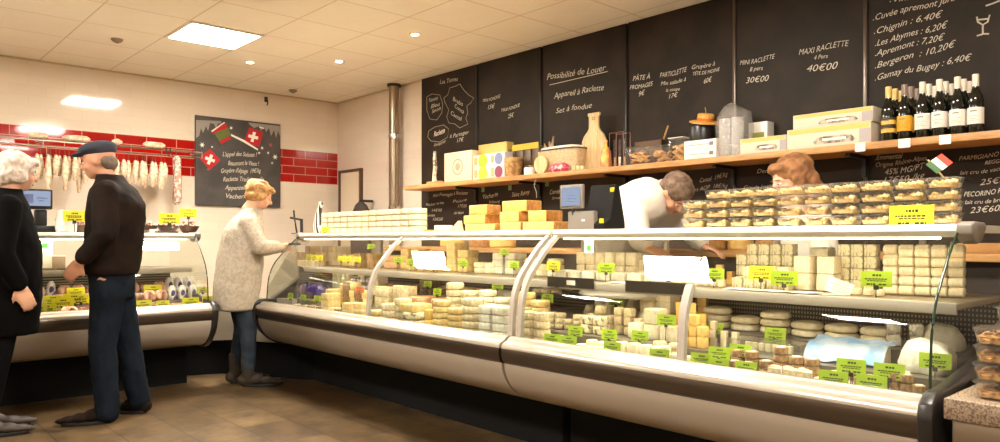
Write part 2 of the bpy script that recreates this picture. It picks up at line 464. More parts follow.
# ================================================================ blackboards on the right wall
edges = [421, 477.5, 541.5, 627, 735, 866, 1030]
XB = 4.575
ys = [yat(p, XB) for p in edges]; ys[-1] = .30
names = ['blackboard by the corner with a chalk map of France', 'blackboard second from the corner with two small prices in chalk', 'blackboard with underlined chalk heading above the cutting board',
         'blackboard with three chalk offers behind the straw hat', 'blackboard chalked with mini and maxi raclette prices', 'blackboard chalked with the wine price list above the bottles']
BD = []
for i in range(6):
    a, b_ = ys[i], ys[i+1]
    r = empty('blackboard', (XB, (a+b_)/2, 0), 0, names[i], 'blackboard', 'tall wall blackboards')
    B().box(0, XW-XB-.001, -(a-b_)/2+.012, (a-b_)/2-.012, .95, ZC-.004).obj('slate_panel', M_board, r, smooth=False)
    BD.append(r)
for i in range(1, 6):
    y = ys[i]
    c = mat('post_metal', (92, 82, 74), .3, .8) if i >= 4 else mat('post_dark', (26, 22, 20), .3, .4)
    o = B().box(XB-.014, XW-.002, y-.0115, y+.0115, .95, ZC-.012, .002).obj('trim_%d' % (i+2), c); struct(o)
struct(B().box(XB-.004, XW-.002, ys[0]-.0115, ys[0]+.010, .95, ZC-.006).obj('trim_8', mat('cream_edge', (214, 196, 170), .5), smooth=False))
XT = XB-.0005
def wr(i, txt, x0, y0, x1, y1, hpx, m=None, **k):
    """chalk line on board i between two image points (baseline), cap height in px"""
    Y_a, Y_b = yat(x0, XT), yat(x1, XT)
    a, _ = ray((x0+x1)/2); d = XT/a
    write(txt, BD[i], m or M_chalk, (XT, Y_a, zatX(x0, y0, XT)), (XT, Y_b, zatX(x1, y1, XT)), hpx*d/FPX, 'X', .0015, wob=.004, **k)
wr(0, 'Les Tomes', 440, 84, 458, 81, 4.5)
wr(0, 'Tomme', 429, 103, 438, 99, 4); wr(0, 'Bleu', 431, 109, 440, 105, 4); wr(0, 'Savoie', 432, 114, 441, 109, 4)
wr(0, 'Brebis', 453, 101, 463, 106, 4.5); wr(0, 'Comté', 455, 108, 464, 114, 4.5); wr(0, 'Cantal', 451, 115, 462, 121, 4.5)
wr(0, 'Raclette', 434, 137, 445, 132, 5, bold=.02); wr(0, 'À emporter', 434, 147, 446, 142, 3); wr(0, 'à Partager', 450, 138, 469, 134, 4); wr(0, '17€', 457, 143, 464, 141, 4)
def chalk_lines(i, polys, r=.0035, m=None):
    b = B()
    for p in polys:
        pts = [(XT-.003, yat(x, XT), zatX(x, y, XT)) for x, y in p]
        b.tube(pts, r, 5)
    o = b.obj('chalk_drawing', m or M_chalkdim); o.parent = BD[i]; o.matrix_parent_inverse = BD[i].matrix_basis.inverted()
chalk_lines(0, [[(444, 98), (448, 95), (450, 88), (456, 86), (460, 84), (464, 90), (469, 95), (474, 98), (471, 103), (467, 106), (468, 113), (466, 118), (468, 124), (460, 128), (455, 124), (449, 123), (447, 117), (449, 110), (445, 102), (444, 98)],
                [(427, 97), (432, 94), (440, 95), (443, 104), (442, 113), (437, 120), (430, 119), (427, 110), (427, 97)],
                [(429, 131), (435, 127), (444, 125), (449, 129), (448, 137), (440, 142), (431, 141), (428, 137), (429, 131)]])
wr(1, 'MINI FONDUE', 483, 102.5, 500.5, 98, 3.4); wr(1, '15€', 488, 110, 495, 108, 4.5)
wr(1, 'MAXI FONDUE', 501.5, 112, 520, 107, 3.4); wr(1, '25€', 508, 119, 514, 117, 4.5)
wr(2, 'Possibilité de Louer', 547, 80, 606, 71, 6.5); chalk_lines(2, [[(550, 85), (608, 71.5)]], .003, M_chalk)
wr(2, 'Appareil à Raclette', 554, 98.5, 604, 89.5, 6); wr(2, 'Set à fondue', 556, 113, 592, 107.5, 5.5)
wr(3, 'PÂTE À', 633, 81.5, 650, 78, 5); wr(3, 'FROMAGES', 630, 90, 653, 85.5, 4.3); wr(3, '9€', 639, 97, 645, 95, 5)
wr(3, 'PARTICLETTE', 660, 78, 687, 72, 5); wr(3, 'Mix salade à', 661, 86, 686, 81, 4); wr(3, 'la coupe', 666, 92.5, 680, 90, 3.5); wr(3, '17€', 669, 99, 678, 97, 4.5)
wr(3, 'Gruyère à', 692, 70, 715, 65, 4.5); wr(3, 'TÊTE DE MOINE', 693, 76, 720, 71, 3.6); wr(3, '60€', 704, 84, 712, 82, 5)
wr(4, 'MINI RACLETTE', 740, 65.5, 775, 59, 4.8); wr(4, '8 pers', 750, 72, 763, 70, 4.3); wr(4, '30€00', 746, 84, 769, 80, 6)
wr(4, 'MAXI RACLETTE', 799, 55, 849, 45.5, 6); wr(4, '4 Pers', 814, 60.5, 828, 58, 4.3); wr(4, '40€00', 807, 72.5, 838, 68, 7)
wr(5, '.Vins de Savoie', 890, 2, 960, -8, 6)
wr(5, '.Cuvée apremont Jura', 873, 20, 955, 1, 6.5, shear=.35); wr(5, '.Chignin : 6,40€', 874, 34, 943, 16, 6.5, shear=.35); wr(5, '.Les Abymes : 6,20€', 875, 46, 948, 27, 6.5, shear=.35)
wr(5, '.Apremont : 7,20€', 875, 56, 945, 39, 6.5, shear=.35); wr(5, '.Bergeron  : 10,20€', 875, 68, 956, 47, 6.5, shear=.35); wr(5, '.Gamay du Bugey : 6,40€', 875, 80, 972, 60, 6.5, shear=.35)
chalk_lines(5, [[(977, 17), (978, 22), (983, 25), (988, 22), (990, 15)], [(983, 25), (983, 34)], [(977, 36), (984, 34), (989, 34)], [(978, 20), (988, 19)], [(986, 6), (992, 4), (1000, 1)]], .0045, M_chalk)
# below the shelf
wr(0, 'Nos Fromages à Raclette', 433, 197, 468, 194, 3.4); wr(0, 'Morbier au lait', 426, 206, 444, 204, 2.8); wr(0, '14€90', 432, 212, 442, 211, 3); wr(0, 'Fumée', 426, 217, 435, 216, 2.8)
wr(0, '15€50', 433, 221, 443, 220, 3); wr(0, 'Poivre', 453, 203, 467, 201, 3); wr(0, '17€80', 458, 208, 467, 207, 3.2); wr(0, 'Ail doux', 454, 215, 464, 213, 3)
wr(1, 'Vacherin', 483, 199, 498, 196, 4.6); wr(1, 'Fribourg', 489, 204, 500, 202, 2.8); wr(1, '21€', 492, 211, 500, 209, 4)
wr(1, 'Saint Rémy', 512, 197, 530, 194, 4.6)
wr(2, 'Comté', 550, 195, 560, 193, 4.6); wr(2, '24 mois', 552, 200, 560, 199, 2.6)
wr(3, 'Cantal  19€/kg', 700, 183, 728, 176, 4.5); wr(3, 'Salers AOP  18€/kg', 687, 192, 728, 187, 4.2)
wr(4, 'Demi-sel', 757, 174, 782, 171, 4.5); wr(4, 'Gouda Jeune', 744, 190, 774, 187, 4.2)
wr(5, '.Emmental', 875, 161, 903, 157, 5.2); wr(5, 'Origine Rhône-Alpes', 876, 167.5, 927, 160.5, 4.8); wr(5, '45% MG/PT', 885, 175.5, 925, 168.5, 6); wr(5, '17€50 /kg', 884, 183.5, 925, 178, 6)
wr(5, 'PARMIGIANO', 959, 161.5, 999, 155.5, 4.5); wr(5, 'REGGIANO', 985, 165.5, 1014, 161, 4); wr(5, 'lait cru de vache', 960, 175.5, 1006, 169.5, 4.2); wr(5, '25€80', 980, 186, 1012, 181, 6)
wr(5, 'PECORINO ROMANO', 964, 197, 1028, 190, 5.2); wr(5, 'lait cru de brebis', 965, 205, 1010, 200, 4.2); wr(5, '23€60/kg', 970, 214, 1014, 208, 6.2)
# green chalk dabs under the shelf
for i, (px, py) in enumerate(((483, 189), (510, 187), (547, 183))):
    y = yat(px, XT-.004); z = zatX(px, py, XT)
    o = B().box(-.001, .001, -.022, .022, -.03, .03, .0006).obj('round_sticker', mat('sticker_green', (108, 140, 100), .6), BD[1 if i < 2 else 2]); 
    bdo = BD[1 if i < 2 else 2]; o.location = (XT-.004-bdo.location.x, y-bdo.location.y, z)
# ================================================================ slate sign with flags on the left wall
YS = YW-.03
sx0, sx1 = xat(195.5, YS), xat(280.5, YS)
sz1 = zatY(237, 119.5, YS); sz0 = zatY(237, 206.3, YS)
r = empty('slate_sign', ((sx0+sx1)/2, YS, 0), 0, 'large dark slate sign with white crosses on red flags hung on the tiled wall', 'sign')
B().box(sx0-r.location.x, sx1-r.location.x, 0, .029, sz0, sz1, .003).obj('slate_panel', mat('slate', (78, 74, 70), .55, c2=(64, 60, 57), ns=4), r, smooth=False)
def flat(name, polys, m, off, th=.002):
    b = B()
    for p in polys:
        pts = [(xat(x, YS), zatY(x, y, YS)) for x, y in p]
        M = Matrix(((1, 0, 0, -r.location.x), (0, 0, -1, -off), (0, 1, 0, 0), (0, 0, 0, 1)))
        b.prism(pts, th, M)
    return b.obj(name, m, r, smooth=False)
M_flag = mat('flag_red', (188, 24, 30), .6); M_fw = mat('flag_white', (240, 232, 220), .7)
sky = [(196, 120), (221, 121), (221, 124), (218, 123), (216, 129), (214, 124), (210, 123), (208, 131), (206, 126), (203, 133), (201, 128), (199, 136), (196, 138)]
sky2 = [(248, 122.5), (280, 126), (280, 136), (278, 131), (276, 138), (274, 130), (271, 136), (269, 128), (266, 132), (264, 127), (261, 131), (259, 126), (254, 128), (250, 125)]
flat('grey_skyline', [sky, sky2], mat('skyline_grey', (150, 142, 132), .7), .001)
flat('red_flag', [[(199, 157.5), (210, 149), (220.5, 160), (210, 170)]], M_flag, .002)
flat('red_flag', [[(249, 127.5), (263, 132), (259, 147), (244, 141)]], M_flag, .002)
flat('red_flag', [[(211, 132), (224, 122.5), (226, 124), (228, 129), (213, 134)], [(219, 141), (229, 136), (231, 139), (221, 144)]], M_flag, .002)
flat('green_leaves', [[(214, 133), (228, 128), (231, 135), (219, 141)]], mat('leaf_green', (96, 112, 50), .7), .003)
def cross(cx, cy, a, rot):
    pts = [(-.3, -1), (.3, -1), (.3, -.3), (1, -.3), (1, .3), (.3, .3), (.3, 1), (-.3, 1), (-.3, .3), (-1, .3), (-1, -.3), (-.3, -.3)]
    c, s = math.cos(rot), math.sin(rot)
    return [(cx+a*(x*c-y*s), cy+a*(x*s+y*c)) for x, y in pts]
flat('white_cross', [cross(209.8, 159.5, 5, .35)], M_fw, .0045)
flat('white_cross', [cross(253, 137, 5, .25)], M_fw, .0045)
flat('white_stripe', [[(231, 134), (244, 140), (258, 149), (257.5, 150.5), (243, 142), (231, 136)], [(259, 126.5), (264, 128), (264, 129), (259, 127.5)], [(211, 131), (224, 122), (225, 122.6), (212, 132)]], M_fw, .003)
def star(cx, cy, a): 
    return [(cx+(a if k % 2 == 0 else a*.35)*math.cos(k*PI/6), cy+(a if k % 2 == 0 else a*.35)*math.sin(k*PI/6)) for k in range(12)]
flat('star', [star(202, 145, 3), star(275, 157, 3), star(262, 148, 1.8), star(268, 153, 1.6), star(212, 147, 1.3), star(231, 128, 2), star(259, 153, 1.5), star(272, 163, 1.3)], M_fw, .003)
flat('red_star', [star(270.5, 145, 2.6), star(208, 169.5, 1.7)], mat('dusty_red', (170, 90, 80), .7), .003)
def ws(txt, x0, y0, x1, y1, h):
    write(txt, r, M_chalk, (xat(x0, YS-.002), YS-.002, zatY(x0, y0, YS)), (xat(x1, YS-.002), YS-.002, zatY(x1, y1, YS)), h*YS/ray((x0+x1)/2)[1]/FPX, 'Y', .0015, wob=.004, bold=.012)
ws("L'appel des Suisses !", 222.5, 156, 257, 156.5, 4.5); ws('Beaumont le Vieux !', 228, 165, 259, 165.5, 4.5); ws("Gruyère d'alpage  19€/kg", 221, 172.5, 261, 173, 4.5)
ws('Raclette Traditionnelle', 223, 181, 264, 181.5, 4.5); ws('Appenzeller', 225, 189.5, 250, 190, 4.5); ws('Vacherin', 226, 198, 248, 198.5, 4.5)
# ================================================================ display cases
PROF = [(2.590, .683), (2.598, .80), (2.612, .89), (2.650, .98), (2.704, 1.047), (2.785, 1.135), (2.872, 1.207)]
def smoothprof(P, n=5):
    out = []
    for i in range(len(P)-1):
        p0, p1, p2, p3 = [Vector(P[max(0, min(len(P)-1, j))]) for j in (i-1, i, i+1, i+2)]
        for k in range(n):
            t = k/n
            out.append(.5*((2*p1)+(-p0+p2)*t+(2*p0-5*p1+4*p2-p3)*t*t+(-p0+3*p1-3*p2+p3)*t*t*t))
    out.append(Vector(P[-1])); return [(v.x, v.y) for v in out]
GP = smoothprof(PROF)
BUMP = [(2.589, .678), (2.575, .687), (2.553, .686), (2.537, .678), (2.530, .668), (2.518, .664), (2.504, .659), (2.492, .648), (2.490, .632)]
BAND = [(2.492, .631), (2.488, .62), (2.490, .59), (2.500, .565), (2.515, .550)]
SKIRT = [(2.512, .556), (2.514, .52), (2.535, .47), (2.57, .42), (2.62, .378), (2.68, .350), (2.74, .338)]
def case(name, label, side, l0, l1, posts, endcaps, skew=0):
    """side 'R': profile runs along X, length along Y. side 'L': profile along Y (shifted 3.21), length along X."""
    if side == 'R': MM = Matrix(((1, 0, 0, 0), (0, 1, 0, 0), (0, 0, 1, 0), (0, 0, 0, 1)))
    else: MM = Matrix(((0, 1, 0, 0), (1, 0, 0, 3.21), (0, 0, 1, 0), (0, 0, 0, 1)))
    if side == 'R': base = (3.0, (l0+l1)/2, 0)
    else: base = ((l0+l1)/2, 3.0+3.21, 0)
    root = empty(name, base, 0, label, 'display case', 'refrigerated display cases')
    IM = Matrix.Translation(Vector(base)).inverted() @ MM
    def fin(b, nm, m, ang=35, par=None, smooth=True):
        if skew:
            for v in b.bm.verts:
                if v.co.y > l1-.12: v.co.y += max(0, v.co.x-2.95)*skew
        bmesh.ops.transform(b.bm, matrix=IM, verts=b.bm.verts)
        bmesh.ops.recalc_face_normals(b.bm, faces=b.bm.faces)
        return b.obj(nm, m, par or root, ang=ang, smooth=smooth)
    def strip(P, th, a=l0, c=l1):
        """closed bar following profile P with thickness th inward (+p)"""
        b = B(); n = len(P)
        poly = list(P)+[(x+th*.7, z-th*.7) if False else (x+th, z) for x, z in reversed(P)]
        M = Matrix(((1, 0, 0, 0), (0, 0, 1, a), (0, 1, 0, 0), (0, 0, 0, 1)))
        return b.prism(poly, c-a, M)
    b = B(); poly = BUMP+[(2.589, .60)]
    b.prism(poly, l1-l0, Matrix(((1, 0, 0, 0), (0, 0, 1, l0), (0, 1, 0, 0), (0, 0, 0, 1)))); fin(b, 'bumper', M_enamel, 50)
    b = B(); b.prism(BAND+[(2.588, .55), (2.588, .631)], l1-l0, Matrix(((1, 0, 0, 0), (0, 0, 1, l0), (0, 1, 0, 0), (0, 0, 0, 1)))); fin(b, 'steel_band', M_band, 50)
    b = B(); b.prism(smoothprof(SKIRT, 3)+[(3.5, .338), (3.5, .549), (2.60, .549)], l1-l0, Matrix(((1, 0, 0, 0), (0, 0, 1, l0), (0, 1, 0, 0), (0, 0, 0, 1)))); fin(b, 'skirt', M_skirt, 50)
    fin(B().box(2.99, 3.5, l0+.02, l1-.02, 0, .337), 'plinth', M_kick, smooth=False)
    # deck in three steps, rear grille, rear wall, shelf
    b = B(); b.box(2.589, 2.85, l0, l1, .55, .625); b.box(2.85, 3.10, l0, l1, .55, .69); b.box(3.10, 3.50, l0, l1, .55, .745); fin(b, 'deck', M_deck, smooth=False)
    g = B().box(3.44, 3.455, l0+.01, l1-.01, .746, .915); fin(g, 'rear_grille', M_grille, smooth=False)
    fin(B().box(3.456, 3.52, l0, l1, .746, .93), 'rear_panel', mat('case_back_grey', (110, 100, 86), .5), smooth=False)
    sh = B().box(2.92, 3.52, l0+.01, l1-.01, .931, .955, .004); fin(sh, 'shelf', M_shelf)
    fin(B().box(2.905, 2.9195, l0+.01, l1-.01, .916, .958, .003), 'shelf_edge', M_lgrey)
    fin(B().box(2.925, 2.95, l0+.06, l1-.06, .921, .9305, .003), 'added_fill_strip', M_fill)  # added glowing strip, unseen behind the shelf edge, brightens the lower deck
    # canopy
    b = B(); b.prism([(2.872, 1.207), (2.866, 1.212), (2.868, 1.228), (2.880, 1.236), (3.50, 1.236), (3.50, 1.206), (2.884, 1.206), (2.880, 1.190)], l1-l0, Matrix(((1, 0, 0, 0), (0, 0, 1, l0), (0, 1, 0, 0), (0, 0, 0, 1)))); fin(b, 'canopy', M_canopy, 50)
    fin(B().box(2.884, 2.916, l0+.06, l1-.06, 1.183, 1.2055, .004), 'light_tube', M_tube)
    # glass panes between posts
    cuts = [l0]+list(posts)+[l1]
    for a, c in zip(cuts, cuts[1:]):
        b = B(); rows = [[(x, a+.004, z) for x, z in GP], [(x, c-.004, z) for x, z in GP]]
        b.sheet(rows); fin(b, 'front_glass', M_glass, 180)
    def post(l, w, P, m):
        b = B()
        poly = [(x-.002, z) for x, z in P]+[(x+.022, z-.006) for x, z in reversed(P)]
        b.prism(poly, w, Matrix(((1, 0, 0, 0), (0, 0, 1, l-w/2), (0, 1, 0, 0), (0, 0, 0, 1)))); fin(b, 'glass_post', m, 60)
    for p in posts:
        if p in HALF: post(p, .034, GP[:17], M_lgrey)
        else: post(p, .028, GP, M_lgrey)
    # end glass + end caps + corner bracket
    for l, cap in ((l0, endcaps[0]), (l1, endcaps[1])):
        s = -1 if l == l0 else 1
        if cap == 'joint':
            post(l-s*.022, .03, GP, M_lgrey); continue
        out = [(x, z) for x, z in GP]+[(3.46, 1.207), (3.50, .93), (3.50, .701), (2.60, .683)]
        b = B(); v = [b.bm.verts.new((x, l+s*.004, z)) for x, z in out]; b.bm.faces.new(v); fin(b, 'end_glass', M_glass, smooth=False)
        b = B(); b.tube([(x-.003, l+s*.004, z) for x, z in GP], .0045, 6); fin(b, 'glass_rim', M_edge, 60)
        capo = [(2.58, .705), (2.53, .702), (2.485, .675), (2.472, .63), (2.478, .57), (2.50, .50), (2.53, .45), (2.60, .38), (2.68, .335), (2.74, .32), (3.52, .32), (3.52, .80), (3.40, .80), (2.64, .705)]
        b = B(); b.prism(capo, .045, Matrix(((1, 0, 0, 0), (0, 0, 1, l if s > 0 else l-.045), (0, 1, 0, 0), (0, 0, 0, 1))), .008); fin(b, 'end_cap', M_dark, 50)
        b = B(); b.prism([(2.862, 1.20), (2.862, 1.235), (2.90, 1.245), (3.02, 1.242), (3.03, 1.22), (2.98, 1.175), (2.93, 1.165), (2.89, 1.175)], .05, Matrix(((1, 0, 0, 0), (0, 0, 1, l if s > 0 else l-.05), (0, 1, 0, 0), (0, 0, 0, 1))), .006); fin(b, 'canopy_bracket', M_grey, 50)
    for l in (l0+.3, (l0+l1)/2, l1-.3):
        b = B(); b.box(3.475, 3.495, l-.012, l+.012, .956, 1.2055); fin(b, 'canopy_support', M_lgrey, smooth=False)
    return root
M_canopy = mat('canopy_top', (222, 214, 196), .25, coat=.3)
M_grille = stripes('grille', (30, 27, 24), (150, 140, 120), 1, 70, .4, .3, 2)
HALF = (1.73, .9)
CA = case('cheese_display_case', 'near curved glass display case filled with soft cheeses, ending at the granite counter', 'R', .80, 2.72, (1.73,), ('end', 'joint'))
CB = case('cheese_display_case', 'far curved glass display case of stacked cheeses, reaching the corner by the woman', 'R', 2.74, 5.64, (4.14,), ('joint', 'end'), 2.3)
CL = case('meat_display_case', 'curved glass display case of hams and sausages below the slate sign wall', 'L', -.9, 2.17, (), ('end', 'end'))
# beige closing panel in the corner between the cases
r = empty('corner_panel', (2.60, 6.04, 0), PI/4*.0, 'beige low closing panel in the corner between the two counters', 'panel')
b = B(); b.prism([(-.335, .50), (-.335, .46), (.0, .30), (.26, -.30), (.30, -.30), (.30, -.26), (.04, .34)], .38, T(0, 0, .30)); b.obj('panel_face', M_skirt, r)
b = B(); b.prism([(-.335, .50), (-.335, .46), (.0, .32), (.30, -.34), (.386, -.45), (.386, -.05), (.04, .36)], .298, T(0, .02, 0)); b.obj('panel_plinth', M_kick, r, smooth=False)
# granite topped counter beyond the near end
r = empty('granite_counter', (2.8, .1, 0), 0, 'low counter with speckled granite top and steel front past the near end', 'counter')
M_gran = mat('granite', (150, 128, 106), .25, c2=(98, 84, 72), ns=160, lo=.45, hi=.58)
B().box(-.31, .6, -.9, .63, .635, .70, .006).obj('granite_top', M_gran, r)
B().box(-.295, .58, -.88, .61, .555, .634, .004).obj('steel_front', M_steel, r)
B().box(-.285, .58, -.88, .60, .530, .554).obj('white_strip', M_enamel, r, smooth=False)
B().box(-.27, .58, -.88, .59, .10, .529, .01).obj('cabinet', M_skirt, r)
B().box(-.25, .58, -.86, .57, 0, .10).obj('plinth', M_kick, r, smooth=False)
# worktop against the blackboards
r = empty('back_worktop', (4.3, 3.3, 0), 0, 'long wooden worktop running below the blackboards behind the counter', 'worktop')
B().box(-.28, .27, -3.0, 2.85, 1.075, 1.115, .004).obj('wooden_top', M_wood, r)
B().box(-.20, .27, -2.95, 2.80, .10, 1.074).obj('cabinet', mat('cabinet_brown', (60, 50, 42), .6), r, smooth=False)
B().box(-.14, .27, -2.95, 2.80, 0, .10).obj('plinth', M_kick, r, smooth=False)
# wall shelf
YSH1 = yat(403, 4.25)
r = empty('wall_shelf', (4.41, 0, 0), 0, 'long pale wooden shelf across the blackboards carrying bottles and boxes', 'shelf')
SHZ = 1.725
B().box(-.16, .16, .32, YSH1, SHZ-.040, SHZ, .003).obj('shelf_board', M_wood, r)
for y in (ys[1], ys[2], ys[3], ys[4], ys[5]):
    b = B(); b.box(-.10, .148, y-.012, y+.012, SHZ-.062, SHZ-.041); b.box(.128, .148, y-.012, y+.012, SHZ-.17, SHZ-.062); b.obj('shelf_bracket', M_black, r, smooth=False)
# ================================================================ people
M_skin = mat('skin', (206, 150, 118), .55, sss=.05)
M_skin2 = mat('skin_pale', (218, 166, 136), .55, sss=.05)
def hand(b, wrist, d, n, side, curl=.5, s=1.0):
    """palm and five fingers; d finger direction, n palm normal (fingers curl towards n), side +1 thumb on cross(d,n)"""
    d = Vector(d).normalized(); n = Vector(n).normalized(); t = d.cross(n).normalized()*side; w = Vector(wrist)
    for q in (-.5, -.17, .17, .5):
        b.cap(w+t*q*.05*s+d*.015*s, .015*s, w+d*.085*s+t*q*.068*s, .0125*s)
    for q, ln in ((.5, .068), (.17, .078), (-.17, .072), (-.5, .056)):
        p = w+d*.090*s+t*q*.070*s; a = curl*.35; dd = d
        for k, f in enumerate((.45, .32, .23)):
            dd = (d*math.cos(a)+n*math.sin(a)); e = p+dd*ln*f*s
            b.cap(p, (.0098-.001*k)*s, e, (.0090-.001*k)*s); p = e; a += curl*.75
    p = w+d*.020*s+t*.026*s; dd = (d*.65+t*.75+n*.25).normalized(); e = p+dd*.040*s; b.cap(p, .013*s, e, .0105*s)
    dd = (d*.85+t*.35+n*.4*curl).normalized(); b.cap(e, .0105*s, e+dd*.030*s, .0085*s)
def head(b, c, M3, s=1.0):
    """c centre of skull, M3 3x3 rotation: x towards the face"""
    def P(x, y, z): return Vector(c)+M3 @ Vector((x*s, y*s, z*s))
    def E(x, y, z, rx, ry, rz_): b.ell((0, 0, 0), (rx*s, ry*s, rz_*s), Matrix.Translation(P(x, y, z)) @ M3.to_4x4())
    E(-.012, 0, .02, .096, .076, .092); E(.02, 0, -.035, .070, .060, .078); E(.05, 0, -.085, .030, .030, .022)
    b.cap(P(.085, 0, .012), .009*s, P(.108, 0, -.022), .013*s); b.ell((0, 0, 0), (.009*s, .016*s, .007*s), Matrix.Translation(P(.102, 0, -.03)) @ M3.to_4x4())
    E(.082, 0, -.056, .010, .022, .006); E(.082, 0, -.066, .010, .019, .006)
    for y in (-1, 1):
        E(-.005, y*.077, -.008, .018, .009, .030); E(.060, y*.040, -.03, .022, .020, .022); b.cap(P(.080, y*.014, .018), .007*s, P(.074, y*.046, .016), .006*s)
    b.cap(P(-.02, 0, -.05), .052*s, P(-.035, 0, -.15), .055*s)
    return P
def rot3(yaw=0, pitch=0, roll=0): return Euler((roll, pitch, yaw)).to_matrix()
def face_bits(root, P, M3, s=1.0):
    for y in (-1, 1):
        b = B(); b.ell((0, 0, 0), (.009*s, .013*s, .006*s), Matrix.Translation(P(.0800, y*.031, .002)) @ M3.to_4x4(), 2); b.obj('eye', mat('eye_white', (214, 204, 194), .2), root)
        b = B(); b.ell((0, 0, 0), (.004*s, .005*s, .005*s), Matrix.Translation(P(.0875, y*.031, .002)) @ M3.to_4x4(), 2); b.obj('iris', mat('iris_brown', (54, 36, 24), .2), root)
        b = B(); b.cap(P(.088, y*.014, .024), .0035*s, P(.080, y*.048, .022), .003*s); b.obj('eyebrow', mat('brow_grey', (110, 84, 62), .9), root)
    b = B(); b.cap(P(.0905, -.018, -.061), .0035*s, P(.0905, .018, -.061), .0035*s); b.obj('lips', mat('lips', (170, 96, 84), .5), root)
def shoe(root, a, yaw, m, ms, L_=.285, high=.0, nm='shoe'):
    M = T(a[0]+.037*math.cos(yaw), a[1]+.037*math.sin(yaw), 0, rz=yaw)
    b = B()
    for k, (x, w, h) in enumerate(((-.075, .036, .085), (-.03, .040, .10), (.03, .042, .085), (.10, .048, .062), (.16, .045, .048), (.195, .030, .036))):
        b.ell((x, 0, h*.5+.012), (.052, w, h*.52), M)
    b.ell((-.035, 0, .10+high*.5), (.050, .042, .05+high*.5), M)
    if high: b.cap((-.04, 0, .09), .050, (-.045, 0, .09+high), .054, M)
    o = remesh(b, nm, m, root, .008, 5)
    b = B(); pts = []
    for k in range(28):
        t = 2*PI*k/28; x = .062+.146*math.cos(t); w = (.050 if x > .06 else .040+.01*max(0, (x+.05)/.11)); pts.append((x, w*math.copysign(abs(math.sin(t))**.7, math.sin(t))))
    b.prism(pts, .022, M, .003); b.obj('sole', ms, o)
    return o
def limbs(b, pts, rs):
    for (p, r0), (q, r1) in zip(list(zip(pts, rs)), list(zip(pts, rs))[1:]): b.cap(Vector(p), r0, Vector(q), r1)
# ---- man in cap: faces picture-left
mx, my = 1.35, 5.27
yaw = math.atan2(.50, -.87)
R1 = empty('person', (mx, my, 0), yaw, 'man in a dark jacket, blue jeans and flat grey cap standing at the meat counter', 'person')
b = B(); s = 1.0
hc = (.085, 0, 1.695); M3 = rot3(0, .22)
P = head(b, hc, M3, 1.02)
b.loft([(0, 0, .86, .10, .15), (0, 0, 1.0, .10, .16), (0, 0, 1.2, .10, .16), (.0, 0, 1.40, .10, .18), (.01, 0, 1.50, .07, .12), (.025, 0, 1.56, .055, .06)])
for sd, el, wr_ in ((1, (-.04, .28, 1.22), (.12, .24, 1.04)), (-1, (-.05, -.27, 1.21), (.16, -.20, 1.06))):
    limbs(b, [(-.0, sd*.18, 1.48), el, wr_], [.055, .042, .030]); hand(b, wr_, Vector(wr_)-Vector(el)+Vector((.02, -sd*.03, -.05)), (.2, -sd, -.1), -sd if False else sd, .7)
for sd, kn, an in ((1, (.03, .10, .50), (.0, .10, .10)), (-1, (-.06, -.10, .52), (-.13, -.14, .12))):
    limbs(b, [(0, sd*.09, .92), kn, an], [.085, .058, .040])
remesh(b, 'body', M_skin, R1, .010, 3); face_bits(R1, P, M3)
b = B(); b.loft([(0, 0, .95, .150, .18), (0, 0, .99, .165, .195), (-.01, 0, 1.10, .17, .205), (-.02, 0, 1.27, .175, .215), (-.025, 0, 1.42, .17, .23), (-.01, 0, 1.51, .135, .195), (.005, 0, 1.565, .095, .11), (.02, 0, 1.61, .082, .085)])
for sd, el, wr_ in ((1, (-.04, .28, 1.22), (.09, .25, 1.08)), (-1, (-.05, -.27, 1.21), (.13, -.21, 1.09))):
    limbs(b, [(-.01, sd*.17, 1.48), el, wr_], [.088, .074, .055])
remesh(b, 'jacket', mat('jacket_brown', (24, 15, 10), .85, spec=.15, c2=(34, 22, 15), ns=5, bump=.3, bs=14), R1, .012, 5, (.008, 9))
b = B(); b.loft([(0, 0, .80, .13, .165), (0, 0, .92, .135, .17), (0, 0, 1.03, .13, .165)])
for sd, kn, an in ((1, (.03, .10, .50), (.0, .10, .07)), (-1, (-.06, -.10, .52), (-.13, -.14, .09))):
    limbs(b, [(0, sd*.085, .86), kn, an], [.110, .085, .074])
remesh(b, 'jeans', mat('jeans_blue', (13, 18, 26), .9, spec=.15, c2=(20, 28, 38), ns=8, bump=.2), R1, .012, 4, (.006, 14))
shoe(R1, (.02, .10), .10, mat('brown_shoe', (30, 20, 13), .8, spec=.15), M_black); shoe(R1, (-.13, -.14), -.3, MATS['brown_shoe'], M_black)
b = B(); Mc = Matrix.Translation(Vector(hc)+Vector((0, 0, .065))) @ M3.to_4x4()
b.ell((0, 0, .02), (.118, .100, .050), Mc); b.ell((-.01, 0, .0), (.105, .088, .04), Mc); b.ell((.115, 0, .002), (.055, .070, .012), Mc)
remesh(b, 'flat_cap', mat('cap_grey', (74, 76, 88), .9, c2=(60, 62, 74), ns=60) if False else mat('flat_cap_grey', (66, 68, 80), .95, spec=.2, bump=.3, bs=120), R1, .008, 4)
b = B(); b.ell((-.058, 0, -.015), (.056, .078, .060), Matrix.Translation(Vector(hc)) @ M3.to_4x4()); remesh(b, 'hair', mat('hair_grey', (120, 104, 92), .9), R1, .009, 2, (.006, 40))
